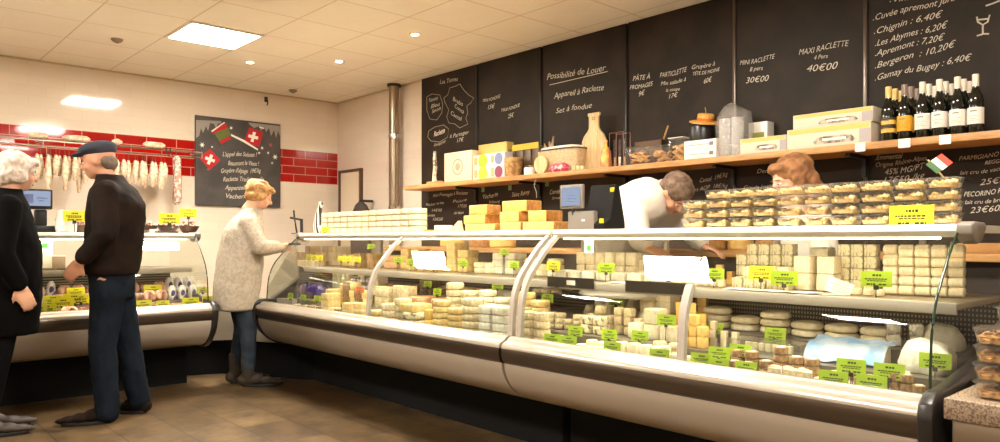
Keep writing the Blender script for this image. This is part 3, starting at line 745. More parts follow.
# ---- person with white hair at the picture edge: faces right
px_, py_ = .78, 5.38
R2 = empty('person', (px_, py_, 0), -.12, 'person with white hair and a long dark coat at the edge beside the meat counter', 'person')
b = B(); hc = (.06, 0, 1.60); M3 = rot3(.3, .15)
P = head(b, hc, M3)
b.loft([(0, 0, .86, .10, .15), (0, 0, 1.2, .10, .16), (.0, 0, 1.34, .10, .17), (.02, 0, 1.44, .06, .10), (.03, 0, 1.48, .05, .055)])
for sd, el, wr_ in ((1, (-.02, .26, 1.10), (.08, .24, .90)), (-1, (-.03, -.26, 1.10), (.06, -.24, .90))):
    limbs(b, [(0, sd*.17, 1.38), el, wr_], [.055, .042, .030]); hand(b, wr_, Vector(wr_)-Vector(el), (0, -sd, -.2), sd, .6)
for sd in (1, -1): limbs(b, [(0, sd*.09, .90), (-.04, sd*.09, .50), (-.12, sd*.09, .10)], [.08, .055, .040])
remesh(b, 'body', M_skin2, R2, .010, 3); face_bits(R2, P, M3)
b = B(); b.loft([(-.02, 0, .60, .19, .20), (-.01, 0, .75, .20, .22), (0, 0, .95, .195, .225), (-.0, 0, 1.15, .185, .22), (-.02, 0, 1.32, .165, .22), (0, 0, 1.41, .12, .17), (.015, 0, 1.47, .08, .09), (.02, 0, 1.50, .075, .08)])
for sd, el, wr_ in ((1, (-.02, .26, 1.10), (.07, .245, .93)), (-1, (-.03, -.26, 1.10), (.05, -.245, .93))): limbs(b, [(0, sd*.16, 1.37), el, wr_], [.085, .072, .056])
remesh(b, 'coat', mat('coat_black', (6, 4, 4), .9, spec=.1, bump=.3, bs=12), R2, .012, 5, (.007, 8))
b = B(); b.loft([(0, 0, .82, .13, .15), (0, 0, .95, .13, .15)])
for sd in (1, -1): limbs(b, [(0, sd*.085, .84), (-.04, sd*.09, .50), (-.12, sd*.09, .09)], [.10, .080, .070])
remesh(b, 'trousers', mat('trousers_black', (9, 8, 9), .9, spec=.1), R2, .012, 4)
shoe(R2, (-.11, .10), .0, mat('taupe_shoe', (60, 50, 42), .6), M_black); shoe(R2, (-.13, -.10), -.1, MATS['taupe_shoe'], M_black)
b = B(); Mh_ = Matrix.Translation(Vector(hc)) @ M3.to_4x4()
b.ell((-.025, 0, .045), (.112, .105, .088), Mh_); b.ell((-.055, 0, -.02), (.080, .100, .085), Mh_); b.ell((.055, 0, .075), (.050, .075, .035), Mh_)
for y in (-1, 1): b.ell((-.01, y*.075, -.01), (.045, .026, .065), Mh_)
remesh(b, 'hair', mat('hair_white', (236, 222, 208), .8, c2=(206, 186, 168), ns=30, bump=.5, bs=60), R2, .008, 2, (.012, 26))
# ---- woman in the pale wool coat, turned to the right-hand case
wx, wy = 2.45, 5.80
R3 = empty('person', (wx, wy, 0), -.32, 'woman in a cream wool coat, jeans and brown boots bending over the case corner', 'person')
b = B(); hc = (.14, 0, 1.545); M3 = rot3(0, .45)
P = head(b, hc, M3, .97)
b.loft([(-.04, 0, .86, .09, .14), (0, 0, 1.1, .10, .15), (.03, 0, 1.28, .10, .155), (.06, 0, 1.38, .07, .10), (.08, 0, 1.43, .05, .055)])
armsW = ((1, (.13, .22, 1.12), (.29, .12, 1.12)), (-1, (.12, -.22, 1.12), (.30, -.06, 1.12)))
for sd, el, wr_ in armsW:
    limbs(b, [(.03, sd*.155, 1.32), el, wr_], [.050, .038, .027]); hand(b, wr_, Vector(wr_)-Vector(el), (0, -sd*.9, .3), -sd*-1, .8, .92)
for sd, kn, an in ((1, (.01, .09, .48), (-.04, .10, .12)), (-1, (.04, -.09, .48), (.04, -.09, .12))): limbs(b, [(-.05, sd*.08, .86), kn, an], [.065, .050, .036])
remesh(b, 'body', M_skin2, R3, .009, 3); face_bits(R3, P, M3, .97)
b = B(); b.loft([(-.05, 0, .615, .165, .205), (-.05, 0, .66, .172, .212), (-.04, 0, .80, .185, .225), (-.02, 0, .98, .185, .215), (-.01, 0, 1.12, .17, .205), (.01, 0, 1.26, .16, .205), (.04, 0, 1.34, .13, .175), (.07, 0, 1.40, .09, .11), (.085, 0, 1.44, .078, .085)])
for sd, el, wr_ in armsW: limbs(b, [(.03, sd*.15, 1.31), el, (wr_[0]-.04, wr_[1]+sd*.01, wr_[2])], [.078, .068, .056])
remesh(b, 'coat', mat('cream_wool', (188, 175, 156), .95, c2=(172, 158, 139), ns=40, bump=.6, bs=130), R3, .012, 5, (.007, 9))
b = B(); b.loft([(-.04, 0, .80, .115, .15), (-.04, 0, .92, .115, .15)])
for sd, kn, an in ((1, (.01, .09, .48), (-.04, .10, .16)), (-1, (.04, -.09, .48), (.04, -.09, .16))): limbs(b, [(-.05, sd*.08, .80), kn, an], [.085, .070, .056])
remesh(b, 'jeans', mat('jeans_grey_blue', (36, 43, 51), .9, spec=.2, c2=(50, 59, 67), ns=8), R3, .012, 4, (.004, 16))
bm_ = mat('brown_boot', (50, 38, 25), .8)
shoe(R3, (-.04, .10), .25, bm_, M_black, high=.13, nm='boot'); shoe(R3, (.04, -.09), -.15, bm_, M_black, high=.13, nm='boot')
b = B(); Mh_ = Matrix.Translation(Vector(hc)) @ M3.to_4x4()
b.ell((-.03, 0, .045), (.108, .098, .080), Mh_); b.ell((-.085, 0, .03), (.055, .07, .065), Mh_); b.ell((-.05, 0, -.03), (.065, .088, .055), Mh_); b.ell((.045, 0, .075), (.05, .075, .028), Mh_)
for y in (-1, 1): b.ell((.0, y*.072, .0), (.045, .024, .05), Mh_)
remesh(b, 'hair', mat('hair_blond', (196, 150, 92), .7, c2=(160, 114, 64), ns=24, bump=.5, bs=60), R3, .008, 2, (.010, 26))
# phone / wallet in her hands
ww = Matrix.Rotation(-.32, 4, 'Z') @ Vector((.40, .02, 1.145))
r = empty('black_wallet', (wx+ww.x, wy+ww.y, ww.z), -.32, "black folded wallet held in the hands of the woman in the cream coat", 'wallet')
B().box(-.05, .06, -.055, .055, -.008, .008, .004).obj('wallet_cover', M_black, r); B().box(-.045, .05, -.05, .05, .009, .012, .001).obj('inner_flap', M_dark, r)
# ---- staff in white, bending over behind the near case
sy = yat(626, 3.76)
R4 = empty('person', (3.76, sy, 0), -PI/2-.15, 'shop worker in a white coat bending forward behind the counter beside the scale', 'person')
b = B(); hc = (.42, 0, 1.455); M3 = rot3(0, 1.05)
P = head(b, hc, M3)
b.loft([(0, 0, .86, .10, .15), (0.02, 0, 1.05, .10, .15), (.12, 0, 1.25, .11, .16), (.24, 0, 1.38, .10, .17), (.32, 0, 1.42, .05, .08)])
arms4 = ((1, (.36, .24, 1.20), (.42, .26, 1.135)), (-1, (.36, -.24, 1.18), (.44, -.24, 1.13)))
for sd, el, wr_ in arms4:
    limbs(b, [(.26, sd*.18, 1.36), el, wr_], [.052, .040, .030]); hand(b, wr_, (.9, 0, -.25), (0, -sd*.3, -1), -sd, .5)
for sd in (1, -1): limbs(b, [(0, sd*.09, .90), (.02, sd*.09, .50), (-.02, sd*.09, .10)], [.085, .056, .040])
remesh(b, 'body', M_skin, R4, .010, 3); face_bits(R4, P, M3)
b = B()
for p, q, r0, r1 in (((-.03, 0, .95), (.0, 0, 1.15), .17, .17), ((0, 0, 1.15), (.10, 0, 1.34), .17, .19), ((.10, 0, 1.34), (.26, 0, 1.42), .19, .15)): 
    for yy in (-.08, .08): b.cap((p[0], yy, p[2]), r0, (q[0], yy, q[2]), r1)
b.loft([(-.02, 0, .60, .17, .22), (-.02, 0, .95, .17, .22)])
for sd, el, wr_ in arms4: limbs(b, [(.24, sd*.17, 1.38), el, (wr_[0]-.03, wr_[1], wr_[2]+.03)], [.09, .070, .055])
remesh(b, 'white_coat', mat('coat_white', (206, 196, 182), .85, bump=.15, bs=14), R4, .012, 5, (.008, 8))
b = B()
for sd in (1, -1): limbs(b, [(0, sd*.085, .70), (.02, sd*.09, .50), (-.02, sd*.09, .09)], [.10, .080, .070])
b.loft([(0, 0, .60, .12, .15), (0, 0, .85, .12, .15)])
remesh(b, 'trousers', MATS['trousers_black'], R4, .014, 3); shoe(R4, (0, .10), 0, M_dark, M_black); shoe(R4, (0, -.10), 0, M_dark, M_black)
b = B(); Mh_ = Matrix.Translation(Vector(hc)) @ M3.to_4x4(); b.ell((-.02, 0, .045), (.106, .094, .078), Mh_); b.ell((-.05, 0, -.01), (.07, .085, .06), Mh_)
remesh(b, 'hair', mat('hair_ash', (120, 96, 76), .8, c2=(86, 66, 50), ns=26, bump=.5), R4, .008, 2, (.007, 30))
# ---- brown-haired shop worker behind the snack tubs
sy = yat(808, 3.82)
R5 = empty('person', (3.82, sy, 0), PI/2+.95, 'shop worker with long light brown hair behind the stacked snack tubs, looking down', 'person')
b = B(); hc = (.10, 0, 1.50); M3 = rot3(0, .35)
P = head(b, hc, M3)
b.loft([(0, 0, .84, .10, .15), (0, 0, 1.05, .10, .15), (.02, 0, 1.22, .10, .155), (.05, 0, 1.31, .06, .09), (.06, 0, 1.36, .05, .055)])
arms5 = ((1, (.03, .24, 1.04), (.16, .20, .94)), (-1, (.03, -.24, 1.04), (.16, -.18, .94)))
for sd, el, wr_ in arms5: limbs(b, [(.02, sd*.16, 1.27), el, wr_], [.050, .038, .027]); hand(b, wr_, Vector(wr_)-Vector(el), (0, -sd, -.2), sd, .6, .92)
for sd in (1, -1): limbs(b, [(0, sd*.085, .84), (.02, sd*.09, .46), (-.02, sd*.09, .10)], [.08, .053, .038])
remesh(b, 'body', M_skin2, R5, .009, 3); face_bits(R5, P, M3)
b = B(); b.loft([(0, 0, .62, .17, .20), (0, 0, .9, .16, .19), (0, 0, 1.08, .145, .18), (.01, 0, 1.2, .14, .185), (.03, 0, 1.28, .11, .15), (.05, 0, 1.325, .075, .08)])
for sd, el, wr_ in arms5: limbs(b, [(.02, sd*.15, 1.26), el, (wr_[0]-.03, wr_[1], wr_[2])], [.075, .062, .05])
remesh(b, 'white_coat', MATS['coat_white'], R5, .012, 4, (.006, 9))
b = B()
for sd in (1, -1): limbs(b, [(0, sd*.085, .70), (.02, sd*.09, .46), (-.02, sd*.09, .09)], [.095, .075, .065])
b.loft([(0, 0, .62, .12, .15), (0, 0, .80, .12, .15)])
remesh(b, 'trousers', MATS['trousers_black'], R5, .014, 3); shoe(R5, (0, .10), 0, M_dark, M_black); shoe(R5, (0, -.10), 0, M_dark, M_black)
b = B(); Mh_ = Matrix.Translation(Vector(hc)) @ M3.to_4x4()
b.ell((-.03, 0, .045), (.112, .100, .085), Mh_); b.ell((-.07, 0, -.04), (.075, .098, .10), Mh_); b.ell((-.09, 0, -.12), (.065, .10, .10), Mh_); b.ell((.04, 0, .078), (.052, .078, .030), Mh_)
for y in (-1, 1): b.ell((-.005, y*.080, -.05), (.045, .026, .10), Mh_)
remesh(b, 'hair', mat('hair_brown', (150, 102, 60), .7, c2=(112, 72, 40), ns=20, bump=.6, bs=50), R5, .008, 2, (.012, 20))
# ================================================================ goods: shapes
def single(name, build, m, ang=40):
    def f():
        b = B(); build(b); return b.obj(name, m, ang=ang)
    return f
C_white = mat('cheese_white', (240, 229, 200), .6, c2=(228, 212, 178), ns=60, bump=.2, bs=90)
C_cream = mat('cheese_cream', (226, 200, 140), .55, c2=(208, 176, 112), ns=40, bump=.15)
C_yel = mat('cheese_yellow', (226, 186, 106), .5, c2=(216, 172, 88), ns=30, bump=.12)
C_yelr = mat('cheese_rind_tan', (178, 128, 62), .6, c2=(150, 100, 48), ns=40, bump=.3)
C_grey = mat('cheese_ash', (198, 178, 140), .75, c2=(226, 208, 170), ns=55, bump=.5)
C_mot = mat('cheese_mottled', (226, 210, 172), .7, c2=(120, 108, 84), ns=45, bump=.4, lo=.48, hi=.62)
C_blue = mat('cheese_blue_vein', (216, 204, 170), .5, c2=(150, 146, 118), ns=70, lo=.5, hi=.62, bump=.2)
C_brown = mat('cheese_brown_rind', (170, 134, 90), .7, c2=(128, 94, 58), ns=50, bump=.4)
C_dark = mat('cheese_dark_rind', (92, 76, 58), .75, c2=(140, 120, 94), ns=50, bump=.5)
C_pink = mat('cheese_washed_rind', (196, 142, 104), .6, c2=(210, 168, 128), ns=40, bump=.3)
M_foil = mat('silver_foil', (200, 196, 186), .25, .85, bump=.9, bs=70)
M_pack = mat('wrapping_paper', (228, 222, 206), .5, c2=(206, 200, 184), ns=30, bump=.6, bs=40)
M_band2 = mat('paper_band', (214, 206, 176), .6)
M_label = mat('round_label', (226, 226, 150), .6)
def p_round(r, h, mm, lab=None, n=20):
    def f():
        e = min(r, h)*.22
        o = B().lathe([(0, 0), (r-e, 0), (r-.25*e, e*.3), (r, e), (r, h-e), (r-.25*e, h-.3*e), (r-e, h), (0, h)], n).noise(.0015, 40, R.random()).obj('round_cheese', mm)
        if lab: B().lathe([(0, h), (r*.6, h), (r*.6, h+.0015), (0, h+.0015)], 16).obj('paper_label', lab, o)
        return o
    return f
def p_wedge(r, h, ang, paste, rind):
    def f():
        n = 7; a0 = -ang/2
        arc = [(r*math.cos(a0+ang*k/n), r*math.sin(a0+ang*k/n)) for k in range(n+1)]
        inn = [(x*.965, y*.965) for x, y in arc]
        root = B().prism([(0, 0)]+inn, h, None, .0025).obj('cheese_wedge', paste)
        B().prism(arc+inn[::-1], h+.001, T(0, 0, -.0005), 0).obj('rind', rind, root)
        return root
    return f
def p_block(x, y, h, mm, bev=.004, name='cheese_block', rind=None):
    def f():
        o = B().box(-x/2, x/2, -y/2, y/2, 0, h, bev).noise(.0012, 30, R.random()).obj(name, mm)
        if rind: B().box(-x/2-.003, -x/2+.0005, -y/2, y/2, 0, h, .001).obj('rind', rind, o) if rind[0] == 'f' else B().box(x/2, x/2+.004, -y/2+.001, y/2-.001, .001, h-.001, .001).obj('rind', rind[1], o)
        return o
    return f
def p_log(r, l, mm):
    def f():
        return B().lathe([(0, -l/2), (r*.75, -l/2), (r, -l/2+r*.3), (r, l/2-r*.3), (r*.75, l/2), (0, l/2)], 14, T(0, 0, r, ry=PI/2)).noise(.002, 25, R.random()).obj('cheese_log', mm)
    return f
def p_oval(a, b_, h, mm):
    def f():
        return B().loft([(0, 0, 0, a*.85, b_*.85), (0, 0, h*.15, a*.97, b_*.97), (0, 0, h*.5, a, b_), (0, 0, h*.85, a*.9, b_*.9), (0, 0, h, a*.65, b_*.6)], 20).noise(.003, 20, R.random()).obj('oval_cheese', mm)
    return f
def p_pyr(a, h, mm):
    def f():
        b = B(); M = B(); o = b.loft([(0, 0, 0, a, a), (0, 0, h*.1, a, a), (0, 0, h, a*.6, a*.6)], 24, None, 5).noise(.0015, 30, 2); return o.obj('pyramid_cheese', mm)
    return f
def p_half(r, h, paste, rind):
    def f():
        n = 14; arc = [(r*math.cos(PI*k/n), r*math.sin(PI*k/n)) for k in range(n+1)]
        o = B().prism([(x*.96, y*.96+.0005) for x, y in arc], h*.96, T(0, 0, h*.02), .002).obj('half_wheel', paste)
        b = B(); b.prism(arc+[(x*.955, y*.955) for x, y in arc[::-1]], h, None, .001); b.obj('rind', rind, o); return o
    return f
KINDS = dict(
    crottin=(p_round(.030, .026, C_white), .026), crottin_g=(p_round(.031, .028, C_grey), .028), crottin_b=(p_round(.032, .022, C_brown), .022),
    rnd=(p_round(.055, .036, C_cream), .036), rnd_w=(p_round(.056, .034, C_white, M_label), .0355), rnd_m=(p_round(.060, .045, C_mot), .045),
    rnd_g=(p_round(.058, .042, C_grey), .042), wheel=(p_round(.095, .05, C_dark), .05), wheel_p=(p_round(.10, .05, C_pink), .05), rnd_b=(p_round(.05, .026, C_brown, C_white), .0275),
    camem=(p_round(.058, .034, M_pack), .034), tall=(p_round(.030, .075, C_white), .075), small=(p_round(.022, .035, C_white), .035),
    wedge=(p_wedge(.14, .055, .75, C_cream, C_brown), .0555), wedge_y=(p_wedge(.15, .045, .8, C_yel, C_yelr), .0455), wedge_w=(p_wedge(.12, .05, .8, C_white, C_grey), .0505),
    wedge_b=(p_wedge(.13, .07, .7, C_blue, C_grey), .0705),
    block=(p_block(.11, .10, .05, C_cream), .05), block_y=(p_block(.09, .06, .06, C_yel), .06), block_w=(p_block(.10, .09, .055, C_white, .006), .055),
    block_b=(p_block(.08, .075, .05, C_blue), .05), cube=(p_block(.06, .055, .05, C_cream), .05), cube_w=(p_block(.09, .085, .075, C_white, .008), .075),
    pack=(p_block(.11, .10, .045, M_pack, .008, 'wrapped_cheese'), .045), foil=(lambda: B().box(-.07, .07, -.05, .05, 0, .05, .012, 3).noise(.012, 18, 3).obj('foil_wrapped_cheese', M_foil), .05),
    log=(p_log(.022, .09, C_white), .043), brick=(p_block(.05, .045, .045, C_grey, .006), .045), oval=(p_oval(.06, .04, .03, C_white), .03), pyr=(p_pyr(.033, .05, C_white), .05),
    half=(p_half(.095, .075, C_cream, C_grey), .075), half_d=(p_half(.10, .07, C_pink, C_dark), .07),
)
DZ = lambda X: .627 if X < 2.85 else (.692 if X < 3.10 else .747)
TAGZ = {}
EXT = {}
def extent(kind, rz=0, s=None):
    """footprint of one piece: x and y bounds about its origin once turned by rz"""
    if kind not in EXT:
        if kind not in PROTO:
            o = KINDS[kind][0](); PROTO[kind] = o
            ch = [q for q in COL.objects if q.parent == o]
            if ch: KIDS[o.name] = ch
            USE.add(kind)
        o = PROTO[kind]; pts = [Vector(c) for c in o.bound_box]
        EXT[kind] = pts
    sc = s if isinstance(s, tuple) else ((s, s, s) if s else (1, 1, 1))
    c_, s_ = math.cos(rz), math.sin(rz)
    xs = [(v.x*sc[0]*c_-v.y*sc[1]*s_) for v in EXT[kind]]; ys = [(v.x*sc[0]*s_+v.y*sc[1]*c_) for v in EXT[kind]]
    return min(xs), max(xs), min(ys), max(ys)
STEPS = ((2.605, 2.848), (2.852, 3.098), (3.102, 3.438))
def fitX(kind, X, rz, s, z):
    a, b_, _, _ = extent(kind, rz, s); a -= .006; b_ += .006
    if z is not None and z > .9: return min(max(X, 2.925-a), 3.468-b_)
    for lo, hi in STEPS:
        if lo-.01 <= X <= hi+.01:
            if b_-a > hi-lo: return (lo+hi-a-b_)/2
            return min(max(X, lo-a), hi-b_)
    return X
def put(kind, px, X, z, label, group=None, rz=None, cat='cheese', s=None, **k):
    mk, h = KINDS[kind]
    o = inst(kind, mk, (X, yat(px, X), z), R.uniform(-.12, .12)+(0 if rz is None else rz), label, cat, group, s, **k)
    return h*((s if isinstance(s, (int, float)) else s[2]) if s else 1)
def stackc(kind, px, X, n, desc, where, z=None, rz=None, s=None, group=None):
    Xn = fitX(kind, X, rz or 0, s, z); z = DZ(X) if z is None else z; X = Xn
    for k in range(n):
        lab = '%s %s' % (desc, where)
        if n > 1: lab += ', ' + ('bottom of its stack' if k == 0 else 'top of its stack' if k == n-1 else ORD[k+1]+' up in its stack')
        z += put(kind, px, X+R.uniform(-.003, .003), z, lab, group or (desc+'s'), rz, s=s)+.0012
    return z
def rowc(kind, px0, px1, cols, X, n, desc, where, z=None, rz=None, s=None, group=None):
    """columns at even spacing between two image columns; n levels (int or list)"""
    zin = z; z = DZ(X) if z is None else z
    if cols > 1:
        sp = abs(yat(px0, X)-yat(px1, X))/(cols-1); e = extent(kind, (rz or 0)+.08, s); e2 = extent(kind, (rz or 0)-.08, s)
        w = max(e[3]-e[2], e2[3]-e2[2])+.002
        if w > sp:
            f = max(.5, sp/w); sc = s if isinstance(s, tuple) else ((s, s, s) if s else (1, 1, 1)); s = (sc[0]*(f if f < .8 else 1), sc[1]*f, sc[2])
            if rz and abs(abs(rz)-PI) > .1: s = (sc[0]*f, sc[1]*f, sc[2])
    X = fitX(kind, X, rz or 0, s, zin)
    Ya, Yb = yat(px0, X), yat(px1, X); top = 0
    for c in range(cols):
        y = Ya+(Yb-Ya)*(c/(cols-1) if cols > 1 else 0)
        zz = DZ(X) if z is None else z
        nn = n[c] if isinstance(n, (list, tuple)) else n
        for k in range(nn):
            mk, h = KINDS[kind]
            lab = desc+' '+where
            if cols > 1: lab += ', ' + ORD[c+1]+(' column' if nn > 1 else ' along')
            if nn > 1: lab += ', ' + ('bottom' if k == 0 else 'top' if k == nn-1 else ORD[k+1]+' up')
            inst(kind, mk, (X+R.uniform(-.002, .002), y, zz), R.uniform(-.07, .07)+(rz or 0), lab, 'cheese', group or (desc+'s '+where), s)
            zz += h*((s if isinstance(s, (int, float)) else s[2]) if s else 1)+.0012
        top = max(top, zz)
    return top
# ---------------------------------------------------------------- price tags
def tag_card(mm, w=.10, h=.055, small=False):
    def f():
        r = bpy.data.objects.new('price_tag', None); COL.objects.link(r)
        B().box(-.0012, .0012, -w/2, w/2, 0, h, .0005).obj('card', mm, r, smooth=False)
        b = B()
        for j, (z, a, c, t) in enumerate(((h*.74, -.12, .16, .0035), (h*.50, -.36, .34, .0022), (h*.38, -.28, .30, .0018), (h*.16, -.30, -.02, .003), (h*.16, .08, .34, .003))):
            y = a*w
            while y < c*w:
                q = min(R.uniform(.004, .011), c*w-y); 
                if q > .001: b.box(-.0016, -.0012, -(y+q), -y, z-t, z+t)
                y += q+.002
        b.obj('lettering', M_ink, r, smooth=False)
        b = B(); b.box(-.004, .006, -.008, .008, -.010, .006, .001); b.obj('clip', M_black, r, smooth=False)
        return r
    return f
NT = [0]
def ptag(px, py, X, zs, label, kind='lime', side='R', tilt=None, s=1.0):
    """card centred on image point at depth plane X (or Y), with a prong down to the surface zs"""
    mm = M_card if kind == 'lime' else M_cardy
    key = 'tag_'+kind
    hh = .055*s
    if side == 'R':
        Y = yat(px, X); zc = zatX(px, py, X)-hh/2; loc = (X, Y, zc); rz = R.uniform(-.15, .15)+.15
    else:
        Y = X; Xx = xat(px, Y); zc = zatY(px, py, Y)-hh/2; loc = (Xx, Y, zc); rz = -PI/2+R.uniform(-.12, .12)+PI
        rz = PI/2+R.uniform(-.12, .12)
    if side != 'R': rz = PI/2
    o = inst(key, tag_card(mm), loc, rz, label, 'price tag', 'lime price tags in the counters' if kind == 'lime' else 'yellow price tags on the counters', s, ry=.12)
    gap = zc-.010*s-zs
    if gap > .004:
        b = B(); b.tube([(.001, 0, -.010), (.001, 0, -.010-gap/s)], .0018, 5); b.obj('prong', M_black, o)
# ================================================================ cheeses, far case (between the far end and the twin posts)
W = 'in the far case'
rowc('crottin_b', 287, 348, 8, 2.74, [1, 1, 1, 2, 2, 1, 2, 1], 'small brown-rinded round cheese', 'along the far case front edge')
rowc('crottin_g', 297, 340, 6, 2.81, 1, 'small grey round cheese', 'behind the brown rounds by the curved end')
rowc('crottin_b', 322, 334, 3, 2.92, [1, 2, 2], 'small brown goat cheese', 'beside the purple bag')
# purple bag
def crumple(name, mm, rx, ry, rz_, seed, amp=.02, sc=14):
    b = B(); b.loft([(0, 0, 0, rx*.9, ry*.9), (0, 0, rz_*.25, rx, ry), (0, 0, rz_*.6, rx*.93, ry*.95), (0, 0, rz_*.88, rx*.7, ry*.75), (0, 0, rz_, rx*.35, ry*.4)], 26, None, 2.8)
    bmesh.ops.subdivide_edges(b.bm, edges=list(b.bm.edges), cuts=1, use_grid_fill=True)
    b.noise(amp, sc, seed)
    for v in b.bm.verts: v.co.z = max(v.co.z, 0)
    return b.obj(name, mm, ang=60)
o = crumple('plastic_bag', mat('purple_plastic', (52, 34, 92), .25, bump=.5, bs=30), .08, .21, .12, 3); o.location = (2.975, yat(314, 2.975), .694); tag(o, 'dark purple plastic wrapped parcel near the far curved end of the cheese case', 'parcel')
rowc('block', 331, 352, 2, 2.76, [3, 2], 'square pale cheese slab', 'stacked right of the brown rounds')
rowc('block', 335, 350, 2, 2.92, [2, 3], 'square beige cheese slab', 'behind the front slabs')
# pots
def pot():
    r = bpy.data.objects.new('yogurt_pot', None); COL.objects.link(r)
    B().lathe([(0, 0), (.026, 0), (.032, .052), (0, .052)], 16).obj('tub', mat('pale_green_pot', (214, 218, 176), .4), r)
    B().lathe([(0, .0522), (.034, .0522), (.034, .056), (0, .0565)], 16).obj('lid', M_white, r)
    return r
def jar():
    r = bpy.data.objects.new('cheese_jar', None); COL.objects.link(r)
    B().lathe([(0, 0), (.028, 0), (.030, .05), (.024, .060), (0, .060)], 16).obj('glass_body', mat('grey_glass', (112, 110, 102), .15), r)
    B().lathe([(0, .0602), (.026, .0602), (.026, .068), (0, .068)], 16).obj('lid', M_lgrey, r)
    return r
for c in range(4):
    for k in range(3):
        inst('pot', pot, (3.16, yat(336, 3.16)-.075*c, .747+.0570*k), 0, 'pale green lidded pot in the far case, %s column, %s' % (ORD[c+1], ['bottom', 'middle', 'top of the stack'][k]), 'pot', 'pale lidded pots stacked in the far case')
for c in range(4):
    for k in range(2):
        inst('jar', jar, (3.14, yat(355, 3.14)-.075*c, .747+.0685*k), 0, 'grey glass jar right of the pale pots, %s column, %s' % (ORD[c+1], ['bottom', 'top'][k]), 'jar', 'grey jars stacked in the far case')
# wedges and wheels around the far post
rowc('wedge', 361, 373, 2, 2.95, [3, 2], 'cut beige cheese wedge', 'behind the far glass post', rz=PI)
rowc('block_w', 366, 380, 2, 3.18, [3, 3], 'white cheese slab', 'behind the beige wedges', z=.746)
rowc('rnd', 361, 376, 2, 2.74, [3, 2], 'cream round cheese', 'at the foot of the far post')
rowc('rnd_g', 390, 403, 2, 2.74, [3, 4], 'grey-rinded round cheese', 'right of the far post')
stackc('half', 388, 2.98, 2, 'cut half wheel with grey rind', 'right of the far post', rz=PI/2)
stackc('half', 408, 3.0, 2, 'cut half wheel with dark hollow rind', 'behind the mottled wheel', rz=PI/2, s=1.1)
rowc('wheel', 398, 416, 2, 3.22, [2, 2], 'dark-rinded flat wheel', 'at the back beside the grille')
stackc('rnd_m', 416, 2.755, 1, 'mottled white and grey wheel', 'low at the case front', s=(1.5, 1.5, 1))
stackc('rnd_m', 416.3, 2.755, 1, 'mottled black-spotted wheel', 'stacked on the lower mottled wheel', z=.6770, s=(1.5, 1.5, 1))
stackc('block', 415.5, 2.755, 1, 'cut yellowish cheese slab', 'lying on the mottled wheels', z=.7225, s=(1.4, 1.5, 1))
stackc('block_y', 433, 2.74, 2, 'golden yellow cheese block', 'beside the mottled wheels')
stackc('wheel_p', 424, 3.0, 2, 'pinkish washed-rind wheel', 'mid-case behind the yellow blocks')
stackc('wheel_p', 446, 3.02, 2, 'reddish washed-rind wheel', 'mid-case left of the grey rounds')
stackc('half_d', 433, 3.26, 2, 'dark rind half wheel', 'at the rear of the far case', rz=PI/2)
stackc('wheel', 450, 3.25, 2, 'flat dark wheel', 'at the rear behind the reddish wheel')
rowc('rnd', 442, 457, 2, 2.745, [5, 4], 'cream flat round cheese', 'in the front stacks before the twin posts')
rowc('rnd_g', 455, 470, 2, 2.93, [5, 4], 'grey flat round cheese', 'in the second row of stacks')
rowc('rnd', 468, 484, 2, 3.2, [3, 3], 'pale round cheese', 'in the rear stacks near the grille')
rowc('rnd_g', 473, 473, 1, 2.745, [5], 'grey-brown round cheese', 'in the front stack left of white packs', s=(1.1, 1.1, 1))
rowc('pack', 491, 505, 2, 2.745, [4, 4], 'white paper-wrapped cheese', 'just left of the twin posts')
rowc('rnd_w', 488, 503, 2, 2.95, [5, 4], 'white labelled round cheese', 'behind the wrapped packs')
rowc('camem', 500, 512, 2, 3.2, [3, 3], 'boxed white round cheese', 'at the rear by the twin posts')
for a in ((290, 296, 2.76, 'beside the curved far end'), (303, 297.5, 2.79, 'in front of the purple parcel'), (317, 298.5, 2.78, 'in front of the purple parcel, nearer'), (384.5, 311.5, 2.70, 'low beside the far post'),
          (427.5, 284, 3.10, 'above the pinkish wheels'), (437, 292, 2.94, 'on the yellow cheeses'), (416, 326.5, 2.64, 'below the mottled wheels'), (497.5, 285.5, 3.05, 'above the white labelled rounds')):
    ptag(a[0], a[1], a[2], DZ(a[2]), 'small lime price tag '+a[3]+' of the far case' if a[3].startswith('x') else 'small lime price tag in the far case '+a[3], 'lime', s=.85)
ptag(360, 290, 2.86, .691, 'small orange price tag beside the far glass post', 'lime', s=.8)
# orange: give it its own card colour
o = [q for q in COL.objects if q.get('label', '').startswith('small orange price tag')][0]
for ch in [q for q in COL.objects if q.parent == o and q.name.startswith('card')]:
    ch.data = ch.data.copy(); ch.data.materials.clear(); ch.data.materials.append(mat('orange_card', (226, 92, 40), .6))
# upper shelf of the far case
US = .9575
rowc('wedge', 311, 326, 4, 3.22, [2, 2, 3, 2], 'cream cheese wedge', 'on the far shelf end', z=US, rz=PI)
rowc('wedge_w', 312, 324, 3, 3.06, [1, 1, 1], 'white cheese wedge', 'at the front of the far shelf end', z=US, rz=PI)
rowc('block_w', 329, 343, 3, 3.30, [3, 3, 3], 'white slab', 'on the far shelf behind yellow tags', z=US)
rowc('block', 350, 363, 3, 3.28, [2, 2, 2], 'beige slab', 'on the far shelf left of the post', z=US)
rowc('wedge', 371, 384, 2, 3.30, [2, 2], 'pale wedge', 'on the shelf behind the far post', z=US, rz=PI)
rowc('wheel_p', 396, 396, 1, 3.30, [2], 'orange-rinded wheel', 'on the shelf right of the far post', z=US)
rowc('block', 410, 432, 3, 3.32, [3, 3, 2], 'large cream slab', 'on the shelf right of the orange wheel', z=US)
rowc('cube', 412, 434, 3, 3.12, [1, 1, 1], 'small cream cube', 'at the shelf front below the big slabs', z=US)
